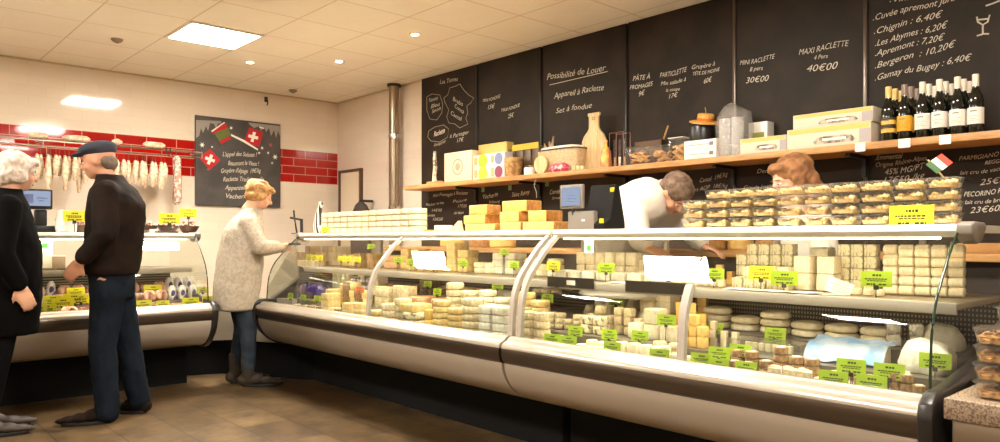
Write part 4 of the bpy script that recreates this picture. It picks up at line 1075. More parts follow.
rowc('block', 446, 468, 3, 3.26, [2, 4, 3], 'square cream cheese', 'in the shelf pile left of centre', z=US)
rowc('rnd_w', 482, 493, 2, 3.26, [2, 2], 'white round cheese', 'on the shelf beside the square pile', z=US)
rowc('pack', 503, 516, 2, 3.28, [3, 3], 'white wrapped cheese', 'on the shelf left of the twin posts', z=US)
for a in ((309, 257, 2.97), (314, 257.5, 2.97), (320, 258, 2.98), (341, 259, 3.04), (348, 259.3, 3.04), (357, 259.6, 3.03), (371, 246.5, 3.12), (398, 260, 3.03), (411, 262, 3.0), (424, 263, 3.0), (434, 263.3, 3.0), (463, 263.5, 3.05), (504, 252, 3.12), (514, 265, 3.02)):
    i = NT[0] = NT[0]+1
    ptag(a[0], a[1], a[2], US, 'small price tag on the far case shelf, %s from the curved end' % ORD[i], 'lime' if i > 6 else 'yellow', s=.8)
# ================================================================ near case
rowc('rnd_g', 529, 542, 2, 2.745, [4, 4], 'grey round cheese', 'right after the twin posts')
rowc('rnd', 527, 541, 2, 2.95, [5, 4], 'cream round cheese', 'mid-case right after the twin posts')
rowc('crottin', 551, 580, 4, 2.72, [1, 1, 2, 1], 'small white crottin', 'by the front tags')
rowc('crottin', 549, 582, 4, 2.80, [2, 2, 2, 1], 'little white crottin', 'in the second crottin row')
rowc('crottin_g', 552, 588, 5, 2.96, [3, 3, 2, 3, 2], 'little grey crottin', 'before the round tray')
def plate():
    r = bpy.data.objects.new('serving_plate', None); COL.objects.link(r)
    B().lathe([(0, 0), (.10, 0), (.14, .014), (.145, .02), (.13, .016), (.09, .006), (0, .006)], 28).obj('dish', M_lgrey, r)
    B().lathe([(0, -.10), (.05, -.10), (.02, -.09), (.02, -.001), (0, -.001)], 16).obj('stand', M_grey, r); return r
o = plate(); o.location = (3.24, yat(549, 3.24), .847); tag(o, 'raised round grey plate of small cheeses behind the crottins', 'plate')
for k in range(7):
    a = 2*PI*k/7; rr = .075 if k < 6 else 0
    inst('crottin_g', KINDS['crottin_g'][0], (3.24+rr*math.cos(a), yat(549, 3.24)+rr*math.sin(a), .8545), 0, 'tiny ash-coated cheese on the raised plate, place %s round it' % ORD[k+1], 'cheese', 'ash cheeses on the raised plate')
rowc('rnd_m', 588, 601, 2, 2.93, [2, 2], 'mottled round cheese', 'under the front of the big clear bag')
rowc('brick', 592, 650, 7, 3.02, [2, 3, 2, 3, 3, 2, 2], 'grey cheese brick', 'under the large clear bag')
def bigbag(rx, ry, h, seed): return lambda: crumple('clear_bag', M_bag, rx, ry, h, seed, .03, 9)
rowc('pyr', 590, 645, 6, 3.30, [1, 2, 2, 2, 2, 1], 'white pyramid cheese', 'at the rear in clear wrap')
o = crumple('clear_wrap', M_bag, .12, .24, .05, 5, .012, 11); o.location = (3.12, yat(617, 3.12), .86-.0); 
o.location.z = .872; tag(o, 'sheet of crumpled clear film lying over the grey cheese bricks', 'plastic film')
rowc('tall', 622, 659, 4, 2.74, 1, 'tall white cylinder cheese', 'standing by the front tags')
rowc('rnd_w', 596, 612, 2, 2.745, [1, 1], 'white flat cheese', 'behind the front tags')
rowc('crottin', 592, 616, 3, 2.80, 2, 'white crottin', 'left of the tall cylinders')
rowc('cube_w', 640, 672, 3, 2.98, [1, 2, 1], 'white cheese cube', 'left of the near post')
rowc('block_w', 652, 668, 2, 3.20, [3, 3], 'white fresh cheese block', 'behind the white cubes')
rowc('crottin', 666, 676, 2, 2.735, [3, 2], 'white crottin', 'at the foot of the near post')
rowc('crottin_g', 660, 676, 2, 2.82, [3, 3], 'grey crottin', 'at the foot of the near post')
# yellow wedge pile
rowc('wedge_y', 686, 706, 3, 3.02, [4, 4, 3], 'bright yellow cheese wedge', 'right of the near post', rz=.9)
rowc('block_y', 687, 703, 3, 2.90, [2, 3, 2], 'yellow cheese block', 'beside the near post', s=(.7, .9, .8))
rowc('wedge_y', 690, 706, 2, 3.26, [3, 3], 'deep yellow cheese wedge', 'behind the first wedges', rz=.8)
rowc('wedge_w', 704, 737, 4, 2.95, [2, 3, 2, 2], 'beige cut wedge', 'below the yellow pile', rz=.7, s=.75)
rowc('brick', 688, 726, 4, 2.76, [1, 1, 1, 1], 'grey small brick cheese', 'behind the lime tag cluster')
rowc('oval', 718, 878, 6, 3.24, [3, 2, 3, 2, 2, 2], 'white oval cheese', 'on the rear step', s=(1.2, 1.75, 1.1))
# clear tray of silver pots
r = empty('plastic_tray', (2.98, yat(770, 2.98), .692), 0, 'clear oblong plastic tray of small pots in the middle of the near case', 'tray')
b = B(); b.box(-.06, .06, -.16, .16, 0, .004); b.box(-.06, -.057, -.16, .16, .004, .05); b.box(.057, .06, -.16, .16, .004, .05); b.box(-.057, .057, -.16, -.157, .004, .05); b.box(-.057, .057, .157, .16, .004, .05); b.obj('tray_shell', M_clear, r, smooth=False)
B().box(-.063, .063, -.163, .163, .0505, .055, .001).obj('tray_rim', M_clear, r, smooth=False)
rowc('small', 748, 790, 7, 2.98, 1, 'tiny silvery pot cheese', 'in the clear oblong tray', z=.697)
rowc('rnd_b', 738, 812, 6, 2.83, [3, 3, 2, 4, 3, 3], 'brown-rimmed flat round cheese', 'in the near middle row', s=(.75, .75, 1.1))
rowc('rnd_b', 735, 775, 4, 2.72, [2, 2, 1, 2], 'brown-rimmed small cheese', 'at the front edge near the glass', s=(.8, .8, 1.1))
rowc('crottin', 790, 838, 4, 2.80, [2, 2, 1, 2], 'white crottin', 'between the tray and the big tags')
rowc('wedge_w', 782, 812, 3, 2.73, 1, 'small white standing wedge', 'at the front left of the big tags', s=(.7, .8, 1.2), rz=PI)
rowc('rnd_b', 838, 919, 8, 2.72, [1, 1, 2, 2, 2, 3, 3, 2], 'brown and white small round', 'in the last front row', s=(.85, .85, 1.1))
rowc('crottin_g', 836, 905, 7, 2.81, [2, 2, 1, 2, 3, 2, 3], 'greyish small round', 'behind the big lime tags')
# blue paper
b = B()
rows = []
for i in range(9):
    u = i/8; X = 2.915+.17*u; zz = .700+.075*min(1, u*2.4)+.006*math.sin(u*9)
    rows.append([(X, yat(812, 3)-(yat(812, 3)-yat(890, 3))*v/10, zz+.006*math.sin(v*1.7+i)) for v in range(11)])
b.sheet(rows); b.sheet([[(x+.001, y, z-.003) for x, y, z in r_] for r_ in rows])
o = b.obj('paper_sheet', mat('pale_blue_paper', (116, 152, 192), .6, c2=(170, 188, 206), ns=12), ang=80); tag(o, 'pale blue paper sheet draped over cheeses in the near case', 'paper sheet')
rowc('block_w', 822, 880, 4, 3.03, [1, 1, 1, 1], 'white block', 'under the blue paper sheet', s=(.7, .7, 1.2))
rowc('foil', 893, 916, 2, 3.20, [2, 2], 'silver foil-wrapped cheese', 'beyond the blue paper', rz=.4)
o = crumple('mozzarella_bag', M_pack, .085, .09, .12, 9, .018, 12); o.location = (2.99, yat(930, 2.99), .692); tag(o, 'bulging white bag of fresh cheese with a lime tag beside the end glass', 'bag')
o = crumple('mozzarella_bag', M_pack, .07, .07, .10, 12, .02, 12); o.location = (3.24, yat(944, 3.24), .747); tag(o, 'white bag of fresh cheese farthest back against the end glass', 'bag')
lower = [(551.7, 339, 2.68), (568, 341, 2.68), (575, 331, 2.80), (547, 298, 3.12), (594.5, 289, 3.20), (616, 301, 3.10), (611.5, 347, 2.68), (609, 334.5, 2.80), (639.5, 336, 2.86), (659, 355, 2.66), (666, 320, 2.92),
         (714, 328, 3.08), (775, 333.5, 3.06), (719, 353, 2.78), (718, 365, 2.67), (701, 359, 2.72), (745.5, 368, 2.67), (740, 350.5, 2.80), (833, 378.5, 2.66), (851, 366.5, 2.76), (871, 383, 2.655), (889, 371.5, 2.70), (935, 361, 2.86)]
near = ['leftmost at the front after the twin posts', 'second at the front after the twin posts', 'just above the front crottin pair', 'on the raised round plate', 'high over the clear film', 'on the crumpled clear film', 'in front of the tall cylinders',
        'behind the tall cylinder cheeses tag', 'above the tall white cylinders', 'right of the tall cylinders', 'on the white cheese cubes', 'on the rear ovals by the yellow wedges', 'standing alone among the rear ovals', 'upper of the cluster below the yellow wedges',
        'lowest in the cluster below the yellow wedges', 'leftmost in the cluster below the yellow wedges', 'right of the cluster at the front', 'behind the cluster on the rounds', 'left of the four large front tags', 'upper left of the four large front tags',
        'lowest of the four large front tags', 'right of the four large front tags', 'on the white bag by the end glass']
for a, n in zip(lower, near): ptag(a[0], a[1], a[2], DZ(a[2]), 'lime price tag '+n, 'lime', s=.92 if a[0] < 800 else 1.0)
# upper shelf of the near case
rowc('rnd_w', 533, 556, 3, 3.28, [3, 2, 3], 'white round', 'on the shelf after the twin posts', z=US)
rowc('pack', 566, 640, 6, 3.14, [1]*6, 'clear-packed white slab', 'along the shelf front left half', z=US, s=(1, .95, 1.1))
rowc('cube_w', 584, 634, 6, 3.34, [2]*6, 'large white cheese cube', 'on the near shelf rear', z=US)
rowc('block_w', 648, 695, 5, 3.38, [2]*5, 'white slab', 'on the shelf behind the glare', z=US)
rowc('small', 648, 722, 11, 3.12, 1, 'little pale cheese', 'along the shelf by the small tags', z=US)
rowc('wedge_y', 722, 732, 2, 3.28, [3, 2], 'yellow wedge', 'on the near shelf', z=US, rz=.7, s=.7)
rowc('block_b', 744, 790, 5, 3.28, [3, 4, 4, 4, 4], 'blue-veined cheese block', 'piled on the near shelf', z=US)
rowc('block_b', 740, 786, 5, 3.12, [1, 2, 2, 2, 2], 'grey-veined cheese block', 'at the front of the pile', z=US)
rowc('cube_w', 806, 829, 2, 3.20, [2, 2], 'cream cheese cube', 'right of the blue-veined pile', z=US, s=(.9, .9, 1))
stackc('cube_w', 823, 3.40, 2, 'tall white fresh cheese', 'behind the cream cubes', z=US, s=(1, 1, 1.25))
rowc('block_b', 846, 872, 3, 3.26, [4, 4, 4], 'white veined block', 'left of the log cheeses', z=US)
rowc('crottin', 846, 880, 4, 3.08, 1, 'white button cheese', 'at the shelf front below the veined blocks', z=US)
rowc('log', 891, 957, 5, 3.20, [4, 5, 5, 5, 5], 'white log cheese', 'stacked near the end glass', z=US, rz=PI/2, s=(.85, 1, .86))
rowc('log', 891, 957, 5, 3.27, [5, 5, 5, 5, 5], 'white log cheese', 'in the rear stack near the end glass', z=US, rz=PI/2, s=(.85, 1, .92))
shelf = [(553, 266, 3.04, 'yellow', 'left of the white slabs'), (606, 268, 3.0, 'lime', 'in the middle of the white slabs'), (668, 274.5, 2.98, 'lime', 'under the left glare patch'), (714, 274, 3.0, 'lime', 'under the right of the glare patch'),
         (761, 273, 3.0, 'yellow', 'on the blue-veined pile'), (784, 278, 2.98, 'lime', 'right of the yellow tag on the veined pile'), (876, 279, 2.97, 'lime', 'beside the white log cheeses')]
for px, py, X, kd, n in shelf: ptag(px, py, X, US, 'price tag on the near shelf '+n, 'yellow' if kd == 'yellow' else 'lime', s=.95 if px < 750 else 1.1)
# white leaning card and flat papers on the shelf
r = empty('information_card', (2.99, yat(836, 2.99), US), .25, 'white tilted card leaning on the near shelf before the cream cubes', 'card')
B().box(-.001, .001, -.05, .05, 0, .06, .0006, M=T(0, 0, .004, rx=.35, ry=.3)).obj('card', M_paper, r, smooth=False)
b = B()
for k in range(4): b.box(-.0016, -.0011, -.035, .035-.01*(k % 2), .014+.011*k, .017+.011*k, M=T(0, 0, .004, rx=.35, ry=.3))
b.obj('lettering', mat('faded_ink', (150, 140, 126), .8), r, smooth=False)
B().box(-.02, .025, -.05, .05, 0, .004).obj('foot', M_white, r, smooth=False)
for px0, px1, X0_, X1_, lb in ((604, 668, 2.93, 3.05, 'flat white paper sheets lying on the shelf below the glare patch'), (722, 812, 2.93, 3.04, 'long flat white sheet along the shelf edge under the veined cheeses')):
    b = B(); rows = [[(X0_+(X1_-X0_)*u/3, yat(px0, X0_)+(yat(px1, X0_)-yat(px0, X0_))*v/8, US+.003+.004*abs(math.sin(v*1.3+u))) for v in range(9)] for u in range(4)]
    b.sheet(rows); b.sheet([[(x, y, z-.002) for x, y, z in q] for q in rows])
    o = b.obj('paper_sheet', M_paper, ang=80); tag(o, lb, 'paper sheet')
# black label rail pieces on shelf edge
for px0, px1, lb in ((548, 594, 'dark label rail on the shelf edge after the twin posts, with a white ticket'), (626, 692, 'dark label rail on the shelf edge below the glare patch')):
    y0, y1 = yat(px0, 2.9), yat(px1, 2.9)
    r = empty('label_rail', (2.898, (y0+y1)/2, .925), 0, lb, 'label rail')
    B().box(-.004, .005, -(y0-y1)/2, (y0-y1)/2, 0, .055, .001).obj('rail', M_dark, r, smooth=False)
    if px0 == 548: B().box(-.006, -.0045, -.04, .02, .015, .04).obj('ticket', M_paper, r, smooth=False)
# hanging white sign with the green square, inside the near case
X = 3.0; y = yat(589, X)
r = empty('hanging_sign', (X, y, 0), .2, 'small white sign with a green square hanging inside near the twin posts', 'sign')
zt, zb = 1.204, zatX(589, 253, X)
B().box(-.001, .001, -.028, .028, zb, zt).obj('card', M_white, r, smooth=False)
B().box(-.002, -.0012, -.012, .012, zb+.012, zb+.040).obj('green_square', mat('sign_green', (60, 160, 60), .6), r, smooth=False)
# ================================================================ on top of the cheese cases
CT = 1.2365
def shape(parts, name, loc, rz, label, cat, group=None):
    r = empty(name, loc, rz, label, cat, group)
    for nm, b, m in parts: b.obj(nm, m, r)
    return r
# wall of small wrapped cheeses at the far end
M_crate = mat('box_line', (186, 160, 118), .6)
def bx_pack():
    r = bpy.data.objects.new('cheese_pack', None); COL.objects.link(r)
    B().box(-.046, .046, -.047, .047, .003, .040, .006).obj('wrapped_block', mat('pack_cream', (240, 230, 196), .5, c2=(232, 214, 168), ns=14), r)
    B().box(-.049, .049, -.050, .050, 0, .0035, .001).obj('tray', M_crate, r, smooth=False)
    return r
yA, yB = yat(329, 3.0), yat(418, 3.0)
for c in range(13):
    y = yA+(yB-yA)*c/12
    for k in range(4):
        inst('packs', bx_pack, (3.0, y, CT+k*.0415), R.uniform(-.02, .02), 'small cream cheese pack on the far canopy, %s column from the corner, %s' % (ORD[c+1], ['bottom row', 'second row up', 'third row up', 'top row'][k]), 'cheese pack', 'cream cheese packs stacked on the far case')
ptag(325, 230, 2.93, CT, 'yellow price tag at the corner end of the cream cheese packs', 'yellow', s=.8)
# paper roll and stand at the far end
r = empty('striped_bag', (2.97, yat(317, 2.97), CT), 0, 'tall black and white striped bag leaning at the far end of the canopy', 'bag')
mS = stripes('black_white_stripe', (236, 232, 224), (50, 48, 46), 1, 34, .6)
b = B(); b.loft([(0, 0, 0, .02, .045), (0, -.005, .07, .03, .055), (0, -.025, .15, .025, .04), (0, -.05, .21, .018, .028), (0, -.075, .26, .010, .035)], 20); b.noise(.006, 30, 2)
b.obj('bag_body', mS, r)
r = empty('card_stand', (3.05, yat(298, 3.05), CT), 0, 'black metal stand with crossed arms behind the far curved end', 'stand')
B().tube([(0, .02, 0), (0, .04, .06), (0, .07, .15), (0, .08, .21)], .008).obj('upright', M_black, r)
B().tube([(0, -.07, 0), (0, -.065, .13)], .014).obj('second_upright', M_black, r)
B().tube([(0, .14, .145), (0, -.04, .125)], .010).obj('cross_arm', M_black, r)
B().box(-.04, .04, -.09, .05, 0, .006).obj('base', M_black, r, smooth=False)
# tall frame and backpack-like cover by the tiled corner wall
X = XW-.03
ya, yb = yat(339, X), yat(361, X)
r = empty('wall_frame', (X, (ya+yb)/2, 0), 0, 'brown wooden frame on the white tiles beside the steel pipe', 'frame')
zt = zatX(350, 169.5, X); w = (ya-yb)/2
b = B(); b.box(-.012, .029, -w, -w+.03, .9, zt); b.obj('frame_side', M_frame, r, smooth=False)
b = B(); b.box(-.012, .029, w-.03, w, .9, zt); b.obj('frame_side', M_frame, r, smooth=False)
b = B(); b.box(-.012, .029, -w+.031, w-.031, zt-.03, zt); b.obj('frame_head', M_frame, r, smooth=False)
B().box(.006, .028, -w+.031, w-.031, .9, zt-.031).obj('pale_panel', mat('panel_cream', (222, 206, 182), .4), r, smooth=False)
r = empty('hanging_coat', (4.42, yat(361, 4.42), 0), 0, 'dark rounded hanging coat or cover in front of the brown frame', 'coat')
b = B(); b.loft([(0, 0, .95, .10, .15), (0, 0, 1.3, .10, .16), (0, 0, 1.48, .09, .16), (0, 0, 1.58, .06, .10), (0, 0, 1.62, .02, .03)], 20); b.noise(.01, 6, 1)
b.obj('fabric', mat('dark_fabric', (60, 50, 44), .8), r); 
B().box(-.02, .15, -.02, .02, 1.61, 1.64, .004).obj('hook', M_dark, r)
# a person-sized grater of bread: pale loaf crate behind packs
# yellow cheese blocks
def blk(w, d, h):
    def f():
        r = bpy.data.objects.new('cheese_block', None); COL.objects.link(r)
        B().box(-d/2, d/2, -w/2, w/2, 0, h, .005).obj('paste', C_yel, r)
        return r
    return f
def yblock(px0, px1, yt, yb_, X, z, d, lab, rz=0):
    y0, y1 = yat(px0, X-d/2), yat(px1, X-d/2); w = abs(y0-y1)
    h = zatX((px0+px1)/2, yt, X-d/2)-zatX((px0+px1)/2, yb_, X-d/2)
    r = empty('cheese_block', (X, (y0+y1)/2, z), rz, lab, 'cheese', 'yellow cheese blocks on the canopy')
    B().box(-d/2, d/2, -w/2, w/2, 0, h, .004).noise(.0015, 20, px0).obj('paste', C_yel, r)
    B().box(-d/2+.004, d/2-.004, -w/2-.005, -w/2-.0003, .002, h-.002, .002).obj('rind', C_yelr, r)
    return z+h+.001
G = [3.02]
z = yblock(465, 494, 222.5, 229.6, 3.05, CT, .16, 'wide yellow cheese block, bottom of the pile of three')
z = yblock(463.5, 484, 213.8, 222.5, 3.05, z, .14, 'yellow cheese block, middle of the pile of three')
z = yblock(469, 486.5, 203.5, 213.5, 3.05, z, .12, 'yellow cheese block, topmost of the pile of three')
z1 = yblock(500, 520, 220.8, 229.4, 3.05, CT, .16, 'yellow cheese block, lowest left in the taller pile')
z2 = yblock(499.5, 518, 210.5, 220.8, 3.05, z1, .16, 'yellow cheese block, middle left in the taller pile')
z3 = yblock(502, 526, 199.5, 210.3, 3.06, z2, .13, 'yellow cheese block, topmost of the taller pile')
z4 = yblock(522.5, 553, 221, 229.2, 3.04, CT, .16, 'long yellow cheese block, lowest right in the taller pile')
z5 = yblock(528, 545.5, 209.5, 220.8, 3.05, z4, .14, 'yellow cheese block, top right beside the register')
r = empty('wrapped_cheese', (3.0, yat(443, 3.0), CT), 0, 'small pale boxed cheese left of the yellow blocks on the canopy', 'cheese')
B().box(-.04, .04, -.055, .045, 0, .042, .004).obj('pack', C_white, r); B().box(-.043, .043, -.058, .048, -.0, .006, .001).obj('tray', M_crate, r)
r = empty('paper_bag', (3.1, yat(458, 3.1), CT), 0, 'small crumpled beige paper between the boxed cheese and yellow blocks', 'paper')
b = B(); b.loft([(0, 0, 0, .03, .05), (0, 0, .03, .03, .04), (0, -.02, .07, .008, .02)], 16); b.noise(.01, 25, 4); b.obj('paper', mat('beige_paper', (214, 190, 150), .8), r)
r = empty('bread_board', (3.1, yat(428, 3.1), CT), 0, 'thin brown board lying on the canopy right of the cream packs', 'board')
B().box(-.08, .08, -.10, .10, 0, .014, .003).obj('board', M_wood, r)
# register / scale with customer display
X = 3.02
r = empty('weighing_scale', (X, yat(585, X), CT), .12, 'dark grey shop scale with a lit customer screen on the canopy', 'scale')
def sc_(px, py): return yat(px, X)-yat(585, X), zatX(px, py, X)-CT
b = B(); b.prism([(-.04, 0), (.17, 0), (.17, .04), (.11, .24), (.07, .245), (.02, .06), (-.04, .03)], .16, Matrix(((1, 0, 0, 0), (0, 0, 1, -.15), (0, 1, 0, 0), (0, 0, 0, 1))), .006); b.obj('body', mat('matte_black', (22, 20, 18), .9, spec=.2), r)
b = B(); b.box(-.045, .0, -.085, .085, 0, .10, .008); b.obj('foot_block', M_grey, r)
b = B(); b.box(-.055, -.03, -.02, .13, .115, .245, .006); b.obj('screen_housing', M_grey, r)
b = B(); b.box(-.0585, -.0555, -.005, .115, .13, .23); b.obj('screen', emitter('screen_glow', (190, 204, 232), .10), r, smooth=False)
b = B(); b.box(-.0595, -.0587, .02, .09, .150, .154); b.box(-.0595, -.0587, .02, .075, .166, .170); b.box(-.0595, -.0587, .03, .09, .182, .186); b.obj('screen_lettering', mat('screen_blue', (90, 100, 140), .5), r, smooth=False)
b = B(); b.tube([(-.035, .05, .08), (-.035, .05, .13)], .012); b.obj('neck', M_dark, r)
for yy, zz in ((-.135, .045), (-.135, .215)):
    B().box(-.052 if zz < .1 else .055, -.0405 if zz < .1 else .068, yy-.012, yy+.012, zz-.012, zz+.012, .003).obj('yellow_button', mat('button_yellow', (220, 190, 20), .4), r)
b = B(); b.box(-.0475, -.0455, -.03, -.01, .045, .055); b.obj('white_sticker', M_white, r, smooth=False)
# snack tubs
M_nut = mat('dried_snack', (230, 188, 116), .6, c2=(250, 230, 180), ns=45, bump=.6, bs=60)
M_nutb = mat('dark_olives', (120, 78, 44), .4, c2=(206, 160, 100), ns=50, bump=.4, bs=60)
def tub(mm, w=.062, h=.041):
    def f():
        r = bpy.data.objects.new('snack_tub', None); COL.objects.link(r)
        b = B(); b.loft([(0, 0, .003, w*.82, w*.84), (0, 0, h*.93, w*.95, w*.97)], 28, None, 5); o = b.obj('tub_shell', M_clear, r)
        b = B()
        rr = random.Random(3)
        b.loft([(0, 0, .006, w*.76, w*.78), (0, 0, h*.5, w*.84, w*.86)], 24, None, 5)
        for k in range(46):
            a, q = rr.uniform(-1, 1), rr.uniform(-1, 1)
            b.ell((a*w*.76, q*w*.78, h*(.22+.5*rr.random())), (rr.uniform(.007, .013), rr.uniform(.007, .013), rr.uniform(.005, .009)), None, 1)
        b.obj('contents', mm, r, ang=60)
        b = B(); b.loft([(0, 0, h*.93, w, w*1.02), (0, 0, h, w, w*1.02)], 28, None, 5); b.obj('tub_lid', M_clear, r)
        return r
    return f
tubs = [(697, 3), (720, 4), (744, 4), (767, 4), (792, 4), (819, 4), (846, 4), (878, 4), (911, 4), (945, 4)]
XTU = 2.98
for c, (px, n) in enumerate(tubs):
    _g = min(abs(yat(px, XTU)-yat(q, XTU)) for q, _ in tubs if q != px)
    sy = min(1.1, _g*.965/.1265)
    for k in range(n):
        inst('tub', tub(M_nut), (XTU+R.uniform(-.004, .004), yat(px, XTU), CT+k*.0428), R.uniform(-.05, .05), 'clear tub of golden snacks on the canopy, %s stack past the scale, %s' % (ORD[c+1], ['bottom', 'second up', 'third up', 'top'][k] if n == 4 else ['bottom', 'middle', 'top'][k]), 'snack tub', 'clear snack tubs stacked on the near case', (1, sy, 1))
ptag(911, 216, XTU-.075, CT, 'large yellow price tag propped against the snack tubs', 'yellow', s=1.45)
# Italian flag stuck behind the top tub
Xf = XTU+.02
r = empty('italian_flag', (Xf, yat(945, Xf), CT), 0, 'small green white and red flag on a stick behind the last tub stack', 'flag')
def fp(px, py): return (0, yat(px, Xf)-yat(945, Xf), zatX(px, py, Xf)-CT)
B().tube([(.07, fp(946, 186)[1], 0), (.07, fp(946, 186)[1], fp(946, 186)[2]-.0), (.0, fp(928, 160)[1], fp(928, 160)[2])], .0028, 6).obj('stick', M_wood2, r)
cor = [(925.5, 164.5), (941.5, 153.5), (953, 162.5), (937, 174)]
def lerp(a, c, t): return (a[0]+(c[0]-a[0])*t, a[1]+(c[1]-a[1])*t)
for nm, t0, t1, m in (('green_stripe', 0, .33, mat('flag_green', (72, 104, 66), .7)), ('white_stripe', .33, .66, M_fw), ('red_stripe', .66, 1, mat('flag_red2', (214, 70, 50), .7))):
    # stripes run parallel to the hoist
    q = [lerp(cor[0], cor[1], t0), lerp(cor[0], cor[1], t1), lerp(cor[3], cor[2], t1), lerp(cor[3], cor[2], t0)]
    b = B(); b.sheet([[fp(*q[0]), fp(*q[1])], [fp(*q[3]), fp(*q[2])]]); b.sheet([[(x+.0015, y, z) for x, y, z in (fp(*q[0]), fp(*q[1]))], [(x+.0015, y, z) for x, y, z in (fp(*q[3]), fp(*q[2]))]])
    b.obj(nm, m, r, smooth=False)
# ================================================================ granite counter tubs
for c, (xx, yy, n) in enumerate(((2.61, .60, 4), (2.77, .58, 5), (2.61, .44, 4))):
    for k in range(n):
        inst('nuttub', tub(M_nutb, .072, .052), (xx, yy, .7005+k*.054), R.uniform(-.05, .05), 'clear tub of brown olives and nuts on the granite counter, %s stack, %s' % (['front', 'rear', 'nearest'][c], ['bottom', 'second up', 'third up', 'fourth up', 'fifth up'][k]), 'snack tub', 'tubs of brown olives on the granite counter')
# brown block and paper on the back worktop at right
r = empty('paper_bag', (4.2, yat(990, 4.2), 1.1155), .3, 'folded tan paper bag lying on the worktop past the last blackboard text', 'paper bag')
b = B(); b.box(-.10, .10, -.12, .14, 0, .05, .012); b.noise(.008, 12, 3); b.obj('paper', mat('kraft_paper', (196, 142, 84), .8), r)
for px0, px1, m, lb in ((694, 726, C_yelr, 'tan cheese wheel on the back worktop seen through the case'), (729, 752, C_yel, 'golden cheese wheel on the back worktop seen through the case'), (757, 784, C_yelr, 'brown cheese wheel nearest on the back worktop seen through the case'),
                        (446, 466, C_yel, 'yellow cheese on the worktop behind the far case, first from the pipe'), (470, 490, C_yelr, 'yellow cheese on the worktop behind the far case, second from the pipe'), (494, 512, C_yel, 'yellow cheese on the worktop behind the far case, third from the pipe')):
    X = 4.18; y0, y1 = yat(px0, X), yat(px1, X); rr = abs(y0-y1)/2
    o = B().lathe([(0, 0), (rr*.9, 0), (rr, .012), (rr, .075), (rr*.9, .088), (0, .09)], 24).noise(.003, 12, px0).obj('round_cheese', m); o.location = (X, (y0+y1)/2, 1.1155); tag(o, lb, 'cheese', 'cheese wheels on the back worktop')
# ================================================================ goods on the wall shelf
SZ = SHZ+.0005
def onshelf(name, X, px0, px1, lab, cat, group=None, rz=0):
    y0, y1 = yat(px0, X), yat(px1, X)
    r = empty(name, (X, (y0+y1)/2, SZ), rz, lab, cat, group); return r, abs(y0-y1)
def hz(px, py, X): return zatX(px, py, X)-SZ
# wine bottles
M_bg = mat('bottle_glass', (20, 20, 12), .08, coat=.5)
def bottle(capc, lab, name):
    def f():
        r = bpy.data.objects.new('wine_bottle', None); COL.objects.link(r)
        B().lathe([(0, 0), (.034, 0), (.037, .006), (.037, .17), (.033, .19), (.020, .215), (.0145, .235), (.0140, .285), (0, .285)], 24).obj('glass_body', M_bg, r)
        B().lathe([(.0145, .240), (.0155, .241), (.0155, .298), (.0148, .302), (0, .302)], 20, cap=False).obj('cap_foil', capc, r)
        b = B(); 
        b.lathe([(.0375, .045), (.0378, .046), (.0378, .128), (.0375, .129)], 24, cap=False); b.obj('paper_label', lab, r)
        b = B()
        for j, z in enumerate((.062, .072, .085, .108)):
            for k in range(5):
                a = PI+(-.5+.25*k)*(.6 if j % 2 else 1); b.box(-.0384, -.0379, -.0035, .0035, z, z+(.002 if j < 3 else .006), M=T(rz=a-PI))
        b.obj('label_lettering', mat('label_ink', (120, 108, 92), .7), r, smooth=False)
        return r
    return f
M_cy = mat('cap_yellow', (222, 190, 110), .4); M_cg = mat('cap_grey', (130, 110, 96), .4); M_cw = mat('cap_white', (222, 210, 190), .4)
M_ly = mat('label_amber', (214, 158, 30), .6); M_ls = stripes('label_striped', (220, 176, 80), (60, 44, 24), 2, 22, .6); M_lw = mat('label_white', (226, 218, 206), .6)
bt = [(888.5, M_cy, M_ls, 'ys', 'cream cap and striped label'), (904.5, M_cg, M_ly, 'ga', 'grey cap and amber label'), (922.5, M_cw, M_lw, 'ww', 'white cap and white label, left of four'), (939.5, M_cw, M_lw, 'ww', 'white cap and white label, second of four'),
      (957.5, M_cw, M_lw, 'ww', 'white cap and white label, third of four'), (975.5, M_cw, M_lw, 'ww', 'white cap and white label, last of four')]
for px, cc, ll, key, lb in bt:
    X0b = 4.31; y0 = yat(px, X0b)
    for k in range(3 if px < 970 else 1):
        X = X0b+k*.085
        inst('bottle_'+key, bottle(cc, ll, 'b'), (X, y0-.004*k, SZ), 0, 'dark wine bottle with %s, %s' % (lb, ['front row', 'middle row', 'back row'][k]), 'wine bottle', 'wine bottles on the shelf')
